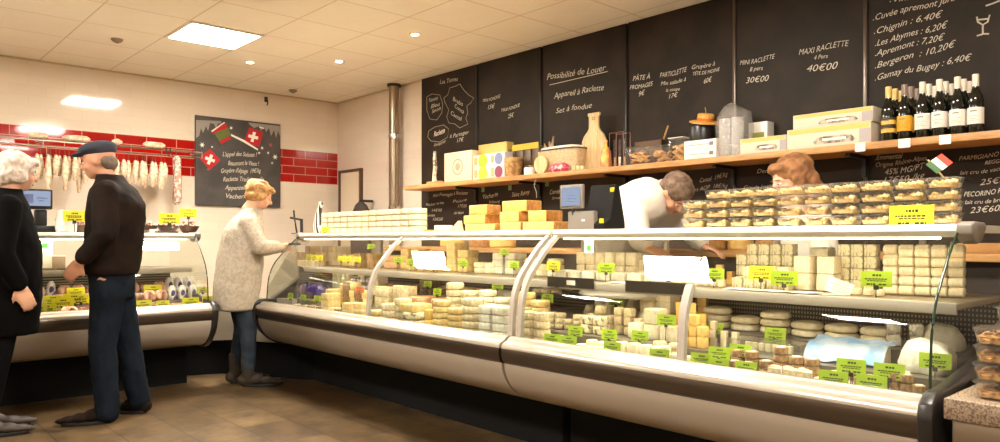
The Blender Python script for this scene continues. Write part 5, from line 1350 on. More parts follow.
# flat boxed raclette machines
M_bxp = mat('box_pale', (214, 200, 176), .5); M_bxy = mat('box_yellow', (226, 186, 100), .5); M_bxg = mat('box_grey', (168, 158, 158), .5); M_bxd = mat('box_print', (96, 84, 72), .5, c2=(190, 176, 150), ns=30)
def flatbox(px0, px1, yt, yb_, X, z, lab, d=.26):
    y0, y1 = yat(px0, X), yat(px1, X); w = abs(y0-y1); pm = (px0+px1)/2
    h = zatX(pm, yt, X)-zatX(pm, yb_, X); d = min(d, .21)
    r = empty('appliance_box', (X, (y0+y1)/2, z), 0, lab, 'box', 'flat cardboard boxes on the shelf')
    B().box(0, d, -w/2, w/2, 0, h, .003).obj('carton', M_bxp, r)
    B().box(-.001, -.0002, -w/2+.01, w/2-.01, h*.72, h*.97).obj('yellow_stripe', M_bxy, r, smooth=False)
    B().box(-.001, -.0002, -w/2+.002, -w/2+w*.13, h*.05, h*.7).obj('grey_panel', M_bxg, r, smooth=False)
    b = B(); b.loft([(0, 0, 0, .001, w*.22), (0, 0, h*.12, .001, w*.25), (0, 0, h*.32, .001, w*.2), (0, 0, h*.36, .001, w*.12)], 16, T(-.0012, -w*.08, h*.14)); b.obj('printed_picture', M_bxd, r, smooth=False)
    b = B(); b.box(-.003, -.0022, -w*.22, w*.06, h*.28, h*.40); b.obj('picture_highlight', M_white, r, smooth=False)
    return z+h+.001
z = flatbox(787, 871, 126.5, 147, 4.27, SZ, 'long flat appliance box, lower of two beside the wine bottles')
flatbox(793, 873, 110, 124.5, 4.275, z, 'long flat appliance box, upper of two beside the wine bottles', .20)
flatbox(740, 786, 136, 151.5, 4.27, SZ, 'flat appliance box between the bagged cups and the stacked boxes')
r, w = onshelf('carton_box', 4.47, 748, 767, 'small white carton with green print behind the bagged cups', 'box')
r.location.z = SZ
b = B(); b.box(-.0, .09, -w/2, w/2, 0, hz(757, 122, 4.47)-.0, .003); b.obj('carton', M_white, r); b = B(); b.box(-.0015, -.0003, -w*.35, w*.25, .10, .16); b.obj('green_print', mat('olive_print', (140, 140, 70), .6), r, smooth=False)
r.location.x = 4.475
# bag of cups
M_wrap = glassy('crinkled_wrap', (252, 252, 252), 1.5, .15, body=.22, bodycol=(250, 246, 240), bump=1.0)
r, w = onshelf('cup_sleeve', 4.40, 718, 751, 'tall clear plastic bag full of stacked cups on the shelf', 'bag of cups')
H = hz(735, 105, 4.40)
for j, (dx, dy) in enumerate(((-.04, .045), (-.04, -.045), (.05, 0))):
    b = B()
    pr = []
    for k in range(12): pr += [(.036, .01+k*.021), (.040, .024+k*.021)]
    b.lathe([(0, .005)]+pr+[(.0, .262)], 18, T(dx, dy, 0)); b.obj('cup_stack', M_bag, r)
b = B(); b.loft([(0, 0, 0, .09, w*.42), (0, 0, H*.2, .10, w*.46), (0, 0, H*.6, .11, w*.52), (0, 0, H*.85, .09, w*.42), (0, 0, H*.97, .04, w*.2), (0, 0, H, .02, w*.1)], 28); b.noise(.022, 16, 5); b.obj('plastic_wrap', M_wrap, r)
# white boxes stacked
for k in range(2):
    y0, y1 = yat(684, 4.28), yat(716, 4.28); h = .062
    r = empty('pastry_box', (4.28, (y0+y1)/2, SZ+k*(h+.001)), 0, 'white carton box left of the bagged cups, %s of two' % ['lower', 'upper'][k], 'box', 'white carton boxes on the shelf')
    w = abs(y0-y1); B().box(0, .085, -w/2, w/2, 0, h, .003).obj('carton', M_white, r); B().box(-.001, -.0002, -w/2+.02, -w/2+.05, .02, .045).obj('grey_mark', M_grey, r, smooth=False)
    B().box(-.0014, -.0003, -w*.3, w*.35, h*.45, h*.55).obj('box_seam', M_lgrey, r, smooth=False)
# straw hat on a dark bowl
X = 4.47
r = empty('dark_pot', (X, yat(702, X), SZ), 0, 'dark round pot under the straw hat on the shelf', 'pot')
hh = hz(702, 127, X)
B().lathe([(0, 0), (.07, 0), (.088, .03), (.092, hh-.02), (.088, hh), (0, hh)], 24).obj('pot_body', M_dark, r)
B().tube([(0, .088, hh*.7), (0, .11, hh*.75), (0, .11, hh*.5), (0, .088, hh*.45)], .007).obj('handle', M_dark, r)
r = empty('straw_hat', (X-.01, yat(706, X), SZ+hh+.030), 0, 'straw boater hat with an orange band tilted on the dark pot', 'hat')
Mh = T(rx=.22, ry=-.18)
st = mat('straw', (228, 178, 96), .6, c2=(206, 150, 70), ns=60, bump=.3)
b = B(); b.lathe([(0, .004), (.05, .002), (.095, -.004), (.108, -.006), (.108, 0), (.095, .004), (.05, .010), (0, .012)], 32, Mh); b.obj('brim', st, r)
b = B(); b.lathe([(0, .0), (.058, .008), (.056, .05), (.050, .056), (0, .058)], 28, Mh); b.obj('crown', st, r)
b = B(); b.lathe([(.0595, .008), (.0600, .010), (.0585, .030), (.0575, .030)], 28, Mh, cap=False); b.obj('hat_band', mat('hat_orange', (206, 112, 24), .6), r)
b = B(); b.tube([(0, 0, .05), (.004, .006, .075), (.0, .012, .10)], .003, 6, Mh); b.obj('stem', mat('stem_green', (150, 150, 60), .6), r)
# clear tubs with biscuits, stick leaning
for px0, px1, yt, lb, i in ((625, 648, 147, 'first of three', 0), (649, 668, 146, 'second of three', 1), (668, 683, 138, 'third of three, tallest', 2)):
    X = 4.30; r, w = onshelf('biscuit_tub', X, px0, px1-.6, 'clear plastic tub of biscuits on the shelf, '+lb, 'tub', 'biscuit tubs on the shelf')
    h = hz((px0+px1)/2, yt, X)
    B().box(0, .10, -w/2, w/2, 0, h, .006).obj('tub_shell', M_clear, r)
    b = B(); rr = random.Random(i)
    for k in range(26): b.box(-.018, .018, -.02, .02, -.004, .004, .002, M=T(.025+.05*rr.random(), (rr.random()-.5)*(w-.06), .022+rr.random()*(h*.55), rx=rr.uniform(-.6, .6), ry=rr.uniform(-.6, .6), rz=rr.random()*3))
    b.obj('biscuits', mat('biscuit', (206, 160, 100), .7), r, smooth=False)
    B().box(-.003, .103, -w/2-.002, w/2+.002, h, h+.006, .002).obj('tub_lid', M_white if i == 2 else M_clear, r)
X = 4.42
r = empty('wooden_tray', (X, yat(648, X), SZ), 0, 'low wooden crate behind the clear biscuit tubs with a stick in it', 'crate')
w = abs(yat(640, X)-yat(668, X)); h = hz(655, 140, X)
b = B(); b.box(.0, .008, -w/2, w/2, 0, h); b.box(.1, .108, -w/2, w/2, 0, h); b.box(.0, .108, -w/2, -w/2+.008, 0, h); b.box(.0, .108, w/2-.008, w/2, 0, h); b.box(0, .108, -w/2, w/2, 0, .008); b.obj('crate_sides', M_frame, r, smooth=False)
B().tube([(.05, -w*.1, .01), (.04, -w*.6, hz(673, 124, X)+.0)], .006).obj('stick', M_wood, r)
# cutting board leaning against the blackboard
X = 4.50
r, w = onshelf('cutting_board', X, 584, 608, 'bottle-shaped pale wooden cutting board standing against the blackboard', 'cutting board')
H = hz(596, 113, X); pts = []
prof = [(.5, 0), (.5, .40), (.49, .52), (.40, .62), (.26, .69), (.20, .74), (.20, .93), (.24, .955), (.24, 1)]
pts = [(-w*a, H*b_) for a, b_ in prof]+[(w*a, H*b_) for a, b_ in reversed(prof)]
b = B(); b.prism(pts, .022, Matrix(((0, 0, 1, -.03), (1, 0, 0, 0), (0, 1, 0, 0), (0, 0, 0, 1))), .004); b.obj('board', M_wood2, r)
b = B(); b.lathe([(.010, 0), (.014, 0), (.014, .002), (.010, .002)], 16, T(-.031, 0, H*.9, ry=-PI/2), cap=False); b.obj('hanging_hole_rim', M_frame, r)
# rack of glass tubes and colourful pack
X = 4.34
r, w = onshelf('tube_rack', X, 612, 626, 'wire rack holding tall clear glass tubes of spices on the shelf', 'rack')
H = hz(618, 133, X)
b = B()
for yy in (-w/2, 0, w/2):
    b.tube([(-.03, yy, 0), (-.03, yy, H)], .003, 6); b.tube([(.05, yy, 0), (.05, yy, H)], .003, 6)
b.tube([(-.03, -w/2, H), (-.03, w/2, H)], .003, 6); b.tube([(.05, -w/2, H), (.05, w/2, H)], .003, 6); b.tube([(-.03, -w/2, .02), (-.03, w/2, .02)], .003, 6)
b.obj('wire_frame', mat('rack_rose', (150, 110, 100), .3, .7), r)
for k in range(3):
    y = -w/2+w*(k+.5)/3
    B().lathe([(0, 0.001), (.012, .001), (.012, H*.82), (0, H*.82)], 12, T(.01, y, 0)).obj('glass_tube', M_clear, r)
    B().lathe([(0, .003), (.010, .003), (.010, H*.3), (0, H*.3)], 12, T(.01, y, 0)).obj('spice', mat('spice_%d' % k, [(196, 150, 110), (230, 220, 200), (180, 140, 90)][k], .7), r)
X = 4.34
r, w = onshelf('jelly_bottle', X, 601, 611, 'slim bottle with orange and pink contents right of the cutting board', 'bottle')
B().lathe([(0, 0), (w*.45, 0), (w*.48, .05), (w*.40, .13), (.012, .17), (.012, .20), (0, .20)], 18).obj('bottle_body', mat('pink_orange', (220, 130, 110), .2, c2=(240, 190, 60), ns=22), r)
B().lathe([(0, .2005), (.014, .2005), (.014, .215), (0, .215)], 14).obj('cap', M_cy, r)
# red bundle, basket, slices
X = 4.30
r, w = onshelf('fabric_pouch', X, 549, 570, 'dark pink and white pouch lying at the front of the shelf', 'pouch')
b = B(); b.loft([(0, 0, 0, .05, w*.42), (0, 0, .02, .06, w*.48), (0, 0, .055, .05, w*.4), (0, 0, .075, .02, w*.2)], 20); b.noise(.008, 20, 3); b.obj('pouch', mat('rose_red', (196, 60, 84), .6, c2=(226, 190, 190), ns=30, lo=.5, hi=.6), r)
X = 4.42
r, w = onshelf('woven_basket', X, 542, 583, 'long pale woven basket with grey rim behind the pink pouch', 'basket')
H = hz(570, 150, X)
b = B(); b.loft([(0, 0, 0, .08, w*.44), (0, 0, H*.5, .09, w*.48), (0, 0, H, .095, w*.5)], 32, None, 4); b.obj('basket_body', mat('wicker', (214, 190, 150), .8, c2=(196, 168, 128), ns=70, bump=.5), r)
b = B(); b.loft([(0, 0, H, .10, w*.51), (0, 0, H+.012, .10, w*.51)], 32, None, 4); b.obj('rim', mat('rim_dark', (80, 66, 54), .6), r)
b = B(); b.loft([(0, 0, H+.012, .09, w*.48), (0, 0, H+.03, .08, w*.45), (0, 0, H+.04, .04, w*.3)], 28, None, 3); b.obj('cloth_lining', M_paper, r)
X = 4.29
r, w = onshelf('wood_slice', X, 534, 547, 'round pale wooden disc with holes standing on the shelf', 'wooden disc')
b = B(); b.lathe([(0, 0), (w*.5, 0), (w*.5, .02), (0, .02)], 24, T(.0, 0, w*.5, ry=PI/2)); b.obj('disc', M_wood2, r)
r, w = onshelf('small_sachet', X, 572, 584, 'small wooden napkin clips at the shelf front beside the pouch', 'clip')
for k in range(3): B().box(-.01, .01, -w/2+k*w/3, -w/2+k*w/3+w/4, 0, .03+.006*k, .002).obj('clip', M_wood2, r)
r, w = onshelf('small_jar', X, 525, 534, 'small white jar with a metal lid left of the wooden disc', 'jar')
B().lathe([(0, 0), (w*.42, 0), (w*.44, .05), (w*.38, .06), (0, .06)], 18).obj('glass_body', M_white, r); B().lathe([(0, .0605), (w*.42, .0605), (w*.42, .075), (0, .075)], 18).obj('lid', M_chrome, r)
# wooden figure (antler-like branch)
X = 4.46
r, w = onshelf('driftwood_ornament', X, 541, 558, 'branching pale driftwood ornament rising above the basket', 'ornament')
r.location.z = SZ+.118+.0
b = B(); H0 = 0; Hh = hz(548, 137, X)-.118
b.tube([(0, .02, 0), (0, .01, Hh*.3), (0, -.03, Hh*.6), (0, -.05, Hh)], [.018, .02, .016, .008]); b.tube([(0, .01, Hh*.3), (0, .05, Hh*.6), (0, .06, Hh*.75)], [.014, .012, .006]); b.tube([(0, -.01, Hh*.45), (0, 0, Hh*.8)], [.012, .006]); b.noise(.004, 40, 4)
b.obj('branch', mat('driftwood', (190, 160, 120), .8), r); 
# bag of dark biscuits / crackers
X = 4.34
r, w = onshelf('cracker_bag', X, 505, 522, 'brown lidded bowl of crackers with a yellow rim, below the black bags', 'bowl')
H = hz(513, 158, X)
w2 = .078
B().lathe([(0, 0), (w2*.8, 0), (w2*1.0, H*.5), (w2*1.02, H), (0, H)], 24).obj('bowl_body', mat('biscuit_brown', (196, 158, 100), .6, c2=(150, 106, 60), ns=30), r)
r = empty('coffee_pouches', (4.455, yat(523, 4.455), SZ), 0, 'dark brown pouches with a yellow header standing behind the cracker bowl', 'pouches')
H = hz(519, 144, 4.43); w = abs(yat(507.5, 4.43)-yat(540, 4.43))
for k in range(4):
    b = B(); b.box(0, .07, -w/2+k*w/4+.002, -w/2+(k+1)*w/4-.004, 0, H*.9, .01); b.noise(.004, 20, k); b.obj('pouch', mat('pouch_brown', (92, 70, 46), .4), r)
B().box(-.006, .0, -w/2+.01, w/2-.07, H*.82, H, .002).obj('yellow_header', mat('header_yellow', (206, 178, 40), .5), r, smooth=False)
# colourful tins and boxes
X = 4.34
cols = [(473, 490, 146, 158, (206, 210, 190), (160, 186, 50)), (473, 490, 159, 172, (214, 206, 190), (180, 190, 60)), (490, 505, 145, 157, (210, 206, 212), (120, 130, 170)), (490, 505, 158, 172, (196, 186, 190), (130, 60, 90))]
for i, (a, c, t, q, c1, c2) in enumerate(cols):
    y0, y1 = yat(a, X), yat(c-.4, X); w = abs(y0-y1); h = zatX((a+c)/2, t, X)-zatX((a+c)/2, q, X)
    low = i % 2 == 1
    z0 = SZ if low else SZ+ (zatX((a+c)/2, cols[i+1][2], X)-zatX((a+c)/2, cols[i+1][3], X))+.001
    nm = ['pale box with a lime green disc, upper', 'pale box with a lime green disc, lower', 'white and blue patterned box, upper', 'white and plum patterned box, lower'][i]
    r = empty('tea_box', (X, (y0+y1)/2, z0), 0, nm+' of the stacked boxes on the shelf', 'box', 'colourful boxes on the shelf')
    B().box(0, .10, -w/2, w/2, 0, h, .003).obj('carton', mat('teabox_%d' % i, c1, .4), r)
    b = B(); b.lathe([(0, 0), (w*.27, 0), (w*.27, .001), (0, .001)], 20, T(-.0003, -w*.1, h*.48, ry=-PI/2)); b.obj('printed_disc', mat('teadisc_%d' % i, c2, .5), r, smooth=False)
    b = B(); b.box(-.001, -.0002, w*.22, w*.42, h*.2, h*.8); b.obj('printed_band', mat('teaband', (190, 160, 110), .5), r, smooth=False)
r, w = onshelf('carton_box', 4.42, 476, 504, 'long pale yellow box lying on top behind the patterned boxes', 'box')
B().box(0.03, .12, -w/2, w/2, 0, hz(490, 143, 4.42), .003).obj('carton', M_bxy, r); 
r, w = onshelf('wooden_box', 4.33, 444, 472, 'square cream box with a round grey emblem on the shelf', 'box')
H = hz(459, 151.5, 4.33)
B().box(0, .105, -w/2+.008, w/2-.004, 0, H, .004).obj('carton', mat('box_cream', (226, 208, 176), .5), r)
b = B(); b.lathe([(w*.15, 0), (w*.19, 0), (w*.19, .001), (w*.15, .001)], 24, T(-.0005, 0, H*.5, ry=-PI/2), cap=False); b.lathe([(0, 0), (w*.09, 0), (w*.09, .001), (0, .001)], 16, T(-.0005, 0, H*.5, ry=-PI/2)); b.obj('round_emblem', mat('emblem_grey', (170, 152, 124), .6), r, smooth=False)
r, w = onshelf('wooden_figurine', 4.32, 428, 442, 'small carved white and brown figurine at the corner end of the shelf', 'figurine')
H = hz(434, 151, 4.32)
B().box(-.03, .03, -w*.45, w*.45, 0, .025, .006).obj('figurine_base', M_wood, r)
b = B(); b.loft([(0, 0, .02, .022, .03), (0, .008, H*.25, .016, .022), (0, -.006, H*.5, .018, .020), (0, .006, H*.75, .018, .020), (0, .008, H, .010, .014)], 18); b.noise(.006, 25, 3); b.obj('figurine_body', mat('figurine_white', (220, 208, 180), .5, c2=(120, 100, 76), ns=26, lo=.52, hi=.6), r)
# price clips on the shelf edge
for i, (px, py, w) in enumerate(((860, 147.5, .055), (904, 142, .06), (945, 137, .055))):
    y = yat(px, 4.245)
    o = B().box(-.002, 0, -w/2, w/2, -.045, .004, .0006).obj('shelf_label', M_white, smooth=False); o.location = (4.2485, y, SHZ-.004)
    tag(o, 'white ticket clipped on the shelf edge below the %s' % ['grey end of the flat boxes', 'amber-labelled bottles', 'middle white-labelled bottles'][i], 'shelf label', 'white tickets on the shelf edge')
# loose string hanging from the shelf
o = B().tube([(4.24, yat(536, 4.24), SHZ-.041), (4.235, yat(534.5, 4.24), SHZ-.10), (4.238, yat(536.5, 4.24), SHZ-.15), (4.235, yat(537, 4.24), SHZ-.20)], .002, 5).obj('hanging_string', M_chalk); tag(o, 'thin white string hanging from the shelf edge left of the scale', 'string')
# ================================================================ left counter
LY = 3.21
# top: bowls, scale, display
def bowl(px, Y, w, lab, cm):
    x = xat(px, Y)
    r = empty('serving_bowl', (x, Y, CT), 0, lab, 'bowl', 'dark bowls on the meat counter')
    B().lathe([(0, 0), (w*.55, 0), (w*.75, .02), (w, .06), (w*.94, .06), (w*.68, .024), (0, .012)], 24).obj('bowl_shell', mat('bowl_brown', (84, 58, 44), .3), r)
    b = B(); rr = random.Random(px)
    for k in range(26):
        a = rr.uniform(0, 6.3); q = rr.random()**.5*w*.75
        c = Vector((q*math.cos(a), q*math.sin(a), .04+.04*(1-q/w)+rr.random()*.02)); d = Vector((rr.uniform(-1, 1), rr.uniform(-1, 1), rr.uniform(-.3, .5))).normalized()*.022
        b.cap(c-d, .010, c+d, .009)
    b.obj('dried_sausages', cm, r, ang=60)
    return r
M_saus = mat('dried_sausage', (150, 96, 76), .6, c2=(226, 206, 184), ns=30, lo=.45, hi=.6, bump=.3)
bowl(189, 6.28, .084, 'dark bowl of small dried sausages at the end of the meat counter', M_saus)
bowl(168, 6.26, .084, 'dark bowl of small dried sausages, second from the counter end', M_saus)
bowl(147, 6.26, .084, 'dark bowl of small dried sausages nearest the man in the cap', M_saus)
ptag(188.5, 213, 6.22, CT+.06, 'upright yellow price tag above the end bowl on the meat counter', 'yellow', 'L', s=1.35)
ptag(169.5, 218.5, 6.16, CT+.05, 'yellow price tag in front of the second sausage bowl', 'yellow', 'L', s=1.6)
r = empty('receipt_holder', (xat(153, 6.12), 6.14, CT), 0, 'small grey ticket holder in front of the sausage bowls', 'holder')
B().box(-.05, .05, -.03, .03, 0, .022, .004).obj('holder_base', M_grey, r); B().box(-.03, .03, -.036, -.031, .004, .03).obj('ticket', M_white, r, smooth=False)
r = empty('receipt_holder', (xat(166, 6.12), 6.12, CT), 0, 'small dark ticket rail at the canopy front near the end bowl', 'holder')
B().box(-.09, .09, -.02, .02, 0, .014, .003).obj('holder_base', M_dark, r)
# bag with tag
x = xat(66, 6.26)
o = crumple('sausage_bag', M_bag, .068, .085, .17, 21, .02, 14); o.location = (x, 6.28, CT); tag(o, 'crumpled white plastic bag standing beside the lit display on the meat counter', 'bag')
r = bowl(79, 6.46, .08, 'dark bowl behind the crumpled plastic bag on the meat counter', M_saus)
ptag(74.5, 216, 6.12, CT, 'yellow price tag in front of the crumpled plastic bag', 'yellow', 'L', s=1.5)
# scale with screen
x = xat(45, 6.3)
r = empty('weighing_scale', (x-.04, 6.3, CT), 0, 'black shop scale with a bluish lit screen on the meat counter', 'scale')
B().box(-.12, .11, -.02, .2, 0, .05, .01).obj('base', M_black, r)
B().box(-.02, .06, .02, .08, .05, .17, .01).obj('column', M_black, r)
b = B(); b.box(-.15, .085, -.03, .02, .17, .32, .01); b.obj('screen_housing', M_black, r)
B().box(-.135, .07, -.033, -.0305, .195, .305).obj('screen', MATS['screen_glow'], r, smooth=False)
b = B(); b.box(-.12, -.04, -.0345, -.0332, .215, .28); b.box(-.02, .05, -.0345, -.0332, .25, .256); b.box(-.02, .03, -.0345, -.0332, .23, .236); b.obj('screen_picture', MATS['screen_blue'], r, smooth=False)
B().box(-.09, -.02, -.028, -.0205, .012, .03, .002).obj('badge', M_lgrey, r)
# inside: shelf items: white post sign with green square, small grey box
x = xat(45, 6.2)
r = empty('scale_display_post', (x, 6.22, US), 0, 'white upright pillar with a green square inside the meat counter', 'pillar')
B().box(-.045, .05, -.02, .03, 0, .235, .005).obj('pillar_body', M_white, r); B().box(-.018, .018, -.0215, -.0205, .165, .20).obj('green_square', MATS['sign_green'], r, smooth=False)
B().box(-.06, .06, -.03, .05, -.0, .02, .003).obj('pillar_foot', M_grey, r)
x = xat(58.5, 6.2)
r = empty('grey_box', (x, 6.22, US), 0, 'small brown-grey box on the meat counter shelf beside the white pillar', 'box')
B().box(-.04, .045, -.03, .04, 0, .10, .006).obj('box_body', mat('taupe', (150, 128, 110), .4), r); B().box(-.042, .047, -.032, .042, .1005, .108, .002).obj('lid', M_white, r)
r = empty('spoon_tray', (xat(66, 6.2), 6.2, US), 0, 'flat dark tray with cutlery on the meat counter shelf', 'tray')
B().box(-.06, .07, -.03, .04, 0, .012, .004).obj('tray', M_dark, r)
# meats
M_ham = mat('ham', (206, 140, 116), .4, c2=(236, 206, 184), ns=14, bump=.1); M_hamd = mat('cured_ham', (150, 62, 50), .4, c2=(214, 160, 140), ns=18, bump=.15)
M_sal = mat('salami_slice', (176, 70, 56), .4, c2=(232, 196, 180), ns=60, lo=.45, hi=.55); M_fat = mat('fat_white', (236, 220, 200), .5); M_pate = mat('pate', (186, 146, 110), .5, c2=(150, 104, 76), ns=40)
M_wrapb = mat('wrap_print', (224, 214, 210), .3, c2=(96, 84, 150), ns=14, lo=.55, hi=.62, bump=.4)
def m_ham():
    r = bpy.data.objects.new('ham_piece', None); COL.objects.link(r)
    b = B(); b.loft([(0, 0, 0, .08, .055), (0, 0, .02, .10, .07), (0, 0, .055, .095, .065), (0, 0, .08, .06, .04)], 20); b.noise(.008, 12, 2); b.obj('meat', M_ham, r)
    b = B(); b.lathe([(0, 0), (.034, 0), (.036, .004), (0, .005)], 18, T(0, -.072, .04, rx=PI/2)); b.obj('cut_face', M_hamd, r); return r
def m_salami():
    r = bpy.data.objects.new('salami', None); COL.objects.link(r)
    b = B(); b.cap((-.08, 0, .026), .026, (.08, .0, .026), .025); b.noise(.004, 25, 2); b.obj('casing', mat('salami_casing', (200, 170, 150), .6, c2=(150, 96, 80), ns=26, bump=.3), r)
    B().lathe([(0, 0), (.024, 0), (.024, .003), (0, .003)], 16, T(.104, 0, .026, ry=PI/2)).obj('cut_face', M_sal, r); return r
def m_slices():
    b = B()
    for k in range(6): b.lathe([(0, 0), (.036, 0), (.036, .004), (0, .004)], 18, T(-.05+k*.02, 0, .030+.0015*k, ry=.95, rz=.2))
    return b.obj('sliced_sausage', M_sal, ang=50)
def m_pate():
    r = bpy.data.objects.new('pate_terrine', None); COL.objects.link(r)
    B().box(-.07, .07, -.05, .05, 0, .06, .008).obj('terrine_dish', mat('dish_white', (226, 210, 190), .3), r); B().box(-.064, .064, -.044, .044, .055, .067, .004).obj('pate', M_pate, r); return r
def m_pack():
    r = bpy.data.objects.new('wrapped_meat', None); COL.objects.link(r)
    b = B(); b.loft([(0, 0, 0, .06, .05), (0, 0, .03, .07, .055), (0, 0, .09, .05, .04), (0, 0, .12, .02, .02)], 20); b.noise(.012, 18, 7); b.obj('wrapper', M_wrapb, r)
    b = B(); b.ell((0, -.045, .05), (.032, .014, .03)); b.obj('printed_label', mat('label_navy', (70, 62, 110), .4), r); return r
MK = dict(ham=m_ham, salami=m_salami, slices=m_slices, pate=m_pate, pack=m_pack)
MN = dict(ham='pink ham piece with a pale rim', salami='whitish salami cut at one end', slices='fan of red salami slices', pate='terrine of brown pate', pack='printed plastic-wrapped meat')
def meat(kind, px, Y, lab=None, s=1, rz=0, dz=0):
    dz0 = {True: .62}.get(Y-LY < 2.85, DZ(Y-LY))
    return inst('m_'+kind, MK[kind], (xat(px, Y), Y, DZ(Y-LY)+dz+.004), rz, lab, kind if kind != 'pack' else 'wrapped meat', MN[kind]+'s', s)
rr = random.Random(5)
rowdef = [(5.94, [('slices', 26), ('pate', 40), ('slices', 54), ('ham', 69), ('slices', 84), ('salami', 98), ('pate', 112), ('slices', 124), ('salami', 137), ('slices', 150), ('salami', 164), ('pate', 177), ('slices', 189), ('pate', 200)]),
          (6.18, [('ham', 32), ('pate', 46), ('ham', 58), ('salami', 72), ('ham', 86), ('ham', 99), ('salami', 112), ('ham', 125), ('salami', 137), ('ham', 149), ('ham', 161), ('pack', 172), ('pack', 182), ('pack', 192)]),
          (6.42, [('ham', 38), ('pack', 51), ('ham', 64), ('ham', 78), ('salami', 92), ('ham', 106), ('salami', 120), ('ham', 133), ('salami', 146), ('ham', 159), ('pack', 169), ('pack', 178), ('pack', 187)])]
SC = dict(ham=(.50, .80, 1.0), salami=(.52, 1.1, 1.3), slices=(.8, 1, 1.2), pate=(.75, 1, 1), pack=(.50, .9, 1.0)); SC0 = dict(ham=(.6, .85, .9), salami=(.5, 1.1, 1.2), slices=(.75, .9, 1), pate=(.7, .9, .8), pack=(.7, .8, .9))
for j, (Y, items) in enumerate(rowdef):
    cnt = {}
    for kd, px in items:
        cnt[kd] = cnt.get(kd, 0)+1
        meat(kd, px, Y, MN[kd]+' in the %s row, %s of its kind' % (['front', 'middle', 'rear'][j], ORD[cnt[kd]]), SC[kd] if j else SC0[kd], rr.uniform(-.12, .12))
for i, (px, py, Y, s) in enumerate(((27, 309, 5.86, 1.1), (36, 308, 5.86, 1.3), (46, 309, 5.86, 1.3), (53, 300, 5.98, 1.2), (63, 303, 5.95, 1.4), (74, 299, 6.0, 1.4), (76, 292, 6.2, 1.2), (81, 299, 6.0, 1.1), (143, 305, 5.88, 1.3), (153, 289.5, 6.3, 1.4), (163, 304, 5.88, 1.0),
                                 (170, 286.5, 6.42, 1.3), (184, 287.5, 6.42, 1.3), (191, 302, 5.88, 1.3), (203, 290, 6.3, 1.0), (208, 299, 5.9, .9))):
    ptag(px, py, Y, DZ(Y-LY), 'yellow price tag in the meat case, %s from the picture edge' % ORD[i+1], 'yellow', 'L', s=s)
# ---------------------------------------------------------------- rail with hanging sausages
YR = 7.72
zr = CH+87.4/1100*1466/987.8*YR*0+0
def rz_(px, py): return zatY(px, py, YR)
r = empty('hanging_rail', (1.8, YR, 0), 0, 'long double metal rail for sausages in front of the red tiles', 'rail')
z1 = rz_(199, 152.5); z2 = rz_(199, 157.5)
xl = -1.0-1.8; xr = xat(200, YR)-1.8
B().tube([(xl, 0, z1), (xr, 0, z1)], .009).obj('upper_bar', M_chrome, r)
B().tube([(xl, 0, z2), (xr, 0, z2)], .007).obj('lower_bar', M_chrome, r)
for xx in (-1.9, -.4, xr+.02):
    b = B(); b.tube([(xx, 0, z1), (xx, YW-YR-.004, z1)], .008); b.tube([(xx, 0, z2-.01), (xx, 0, z1+.01)], .007); b.obj('wall_bracket', M_steel, r)
M_hs = mat('floured_sausage', (226, 212, 184), .8, c2=(196, 164, 128), ns=26, bump=.4, bs=50)
M_hd = mat('netted_salami', (176, 130, 110), .7, c2=(226, 212, 196), ns=40, lo=.45, hi=.6, bump=.4)
def hs():
    r = bpy.data.objects.new('hanging_sausage', None); COL.objects.link(r)
    b = B(); n = 9; pr = [(0, 0)]
    for k in range(n+1):
        t = k/n; pr.append((.030*math.sin(PI*min(1, max(0, .06+.88*t)))**.45, -.02-.96*t))
    pr.append((0, -1))
    b.lathe([(q, z) for q, z in pr], 14); 
    for v in b.bm.verts: v.co.z *= .32
    b.noise(.006, 12, 5); b.obj('casing', M_hs, r)
    B().tube([(0, 0, -.005), (0, 0, .06), (0, .008, .075), (0, 0, .085)], .0025, 5).obj('string', M_frame, r); return r
hang = [(36, 160, 188, 0), (41, 162, 186, -.02), (47, 154, 196, 0), (51, 158, 184, .03), (55, 160, 180, 0), (60, 162, 182, .02), (64, 156, 190, 0), (69.5, 163, 187, .02), (74, 160, 184, -.03), (79.5, 153, 188, 0), (84, 160, 186, .02),
        (118, 158, 182, 0), (122.5, 164, 182, .02), (129, 160, 184, 0), (134, 164, 186, .03), (138, 166, 184, -.02), (141, 161, 185, 0), (145.5, 162, 188, 0), (151, 164, 189, -.02), (156, 166, 188, .02), (160, 160, 187, 0), (165.5, 172, 190, 0)]
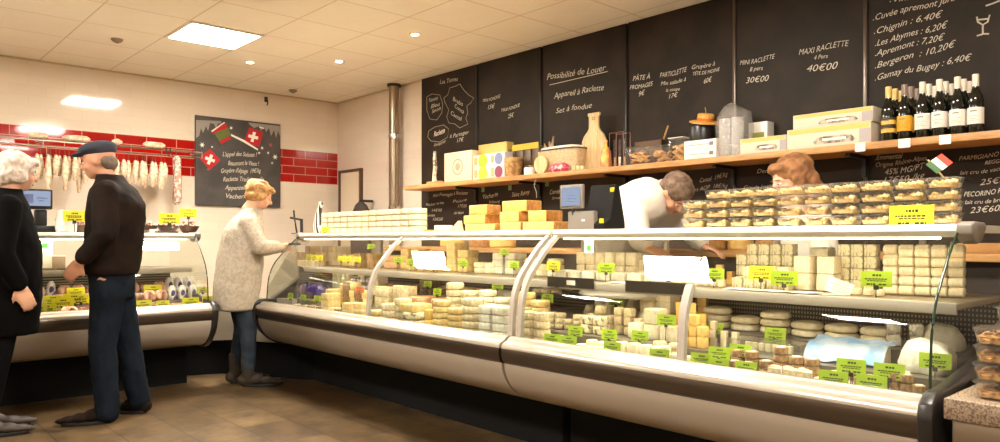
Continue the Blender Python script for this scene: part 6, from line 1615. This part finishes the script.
for i, (px, a, c, dy) in enumerate(hang):
    WHERE = ''
    Y = YR+dy*0-.0; L_ = (c-a)/FPX*Y/ray(px)[1]; sz = L_/.32
    top = rz_(px, a)
    o = inst('hs', hs, (xat(px, YR), YR-.012+(.030 if i % 2 else -.030), z2-.075), 0, 'floured dry sausage on rail', 'sausage', 'floured sausages hanging on the rail', (.85, .95, sz*1.05))
    o['label'] = 'floured dry sausage, %s hanging %s' % (ORD[i+1] if i < 11 else ORD[i-10], 'between the two customers' if i < 11 else 'between the flat cap and the slate sign')
r = empty('hanging_salami', (xat(175.6, YR), YR-.03, 0), 0, 'long netted salami hanging alone next to the slate sign', 'salami')
b = B(); zt = rz_(175.6, 156); zb = rz_(175.6, 205)
b.tube([(0, 0, zt), (.002, 0, zt-.03), (.006, 0, zt-.2), (.004, 0, zb+.04), (.004, 0, zb)], [.012, .040, .040, .042, .016], 14); b.noise(.004, 20, 3); b.obj('casing', M_hd, r)
b = B()
for s_ in (-1, 0, 1): b.tube([(s_*.02, -.03, zt-.02), (s_*.036, -.028, zt-.15), (s_*.036, -.028, zb+.06), (s_*.01, -.03, zb+.02)], .0025, 5)
b.obj('netting', M_frame, r); B().tube([(0, 0, zt), (0, .02, z1)], .003, 5).obj('string', M_frame, r)
for i, (x0, x1, ya) in enumerate(((27, 48, 143.5), (62, 90, 145.5), (112, 122, 150), (143, 165, 149.5))):
    xa, xb = xat(x0, YR), xat(x1, YR)
    o = B(); o.tube([(xa-(xa+xb)/2, 0, 0), (xa-(xa+xb)/2+.03, 0, 0), (0, 0, 0), (xb-(xa+xb)/2-.03, 0, 0), (xb-(xa+xb)/2, 0, 0)], [.010, .028, .030, .028, .010], 12); o.noise(.004, 20, i)
    o = o.obj('floured_sausage', M_hs); o.location = ((xa+xb)/2, YR-.004, z1+.040); tag(o, 'thick floured sausage lying along the top of the rail, %s from the window side' % ORD[i+1], 'sausage', 'thick sausages laid on top of the rail')
for i, (px, lab) in enumerate(((166, 'scissor-like black hook on the rail beside the netted salami'), (170, 'second small black hook on the rail touching the netted salami'))):
    o = B().tube([(0, 0, .0), (0, -.02, .01), (0, -.02, -.05), (.03, -.02, -.08)], .005, 6).obj('rail_hook', M_dark); o.location = (xat(px, YR), YR-.002, z1+.012); tag(o, lab, 'hook')
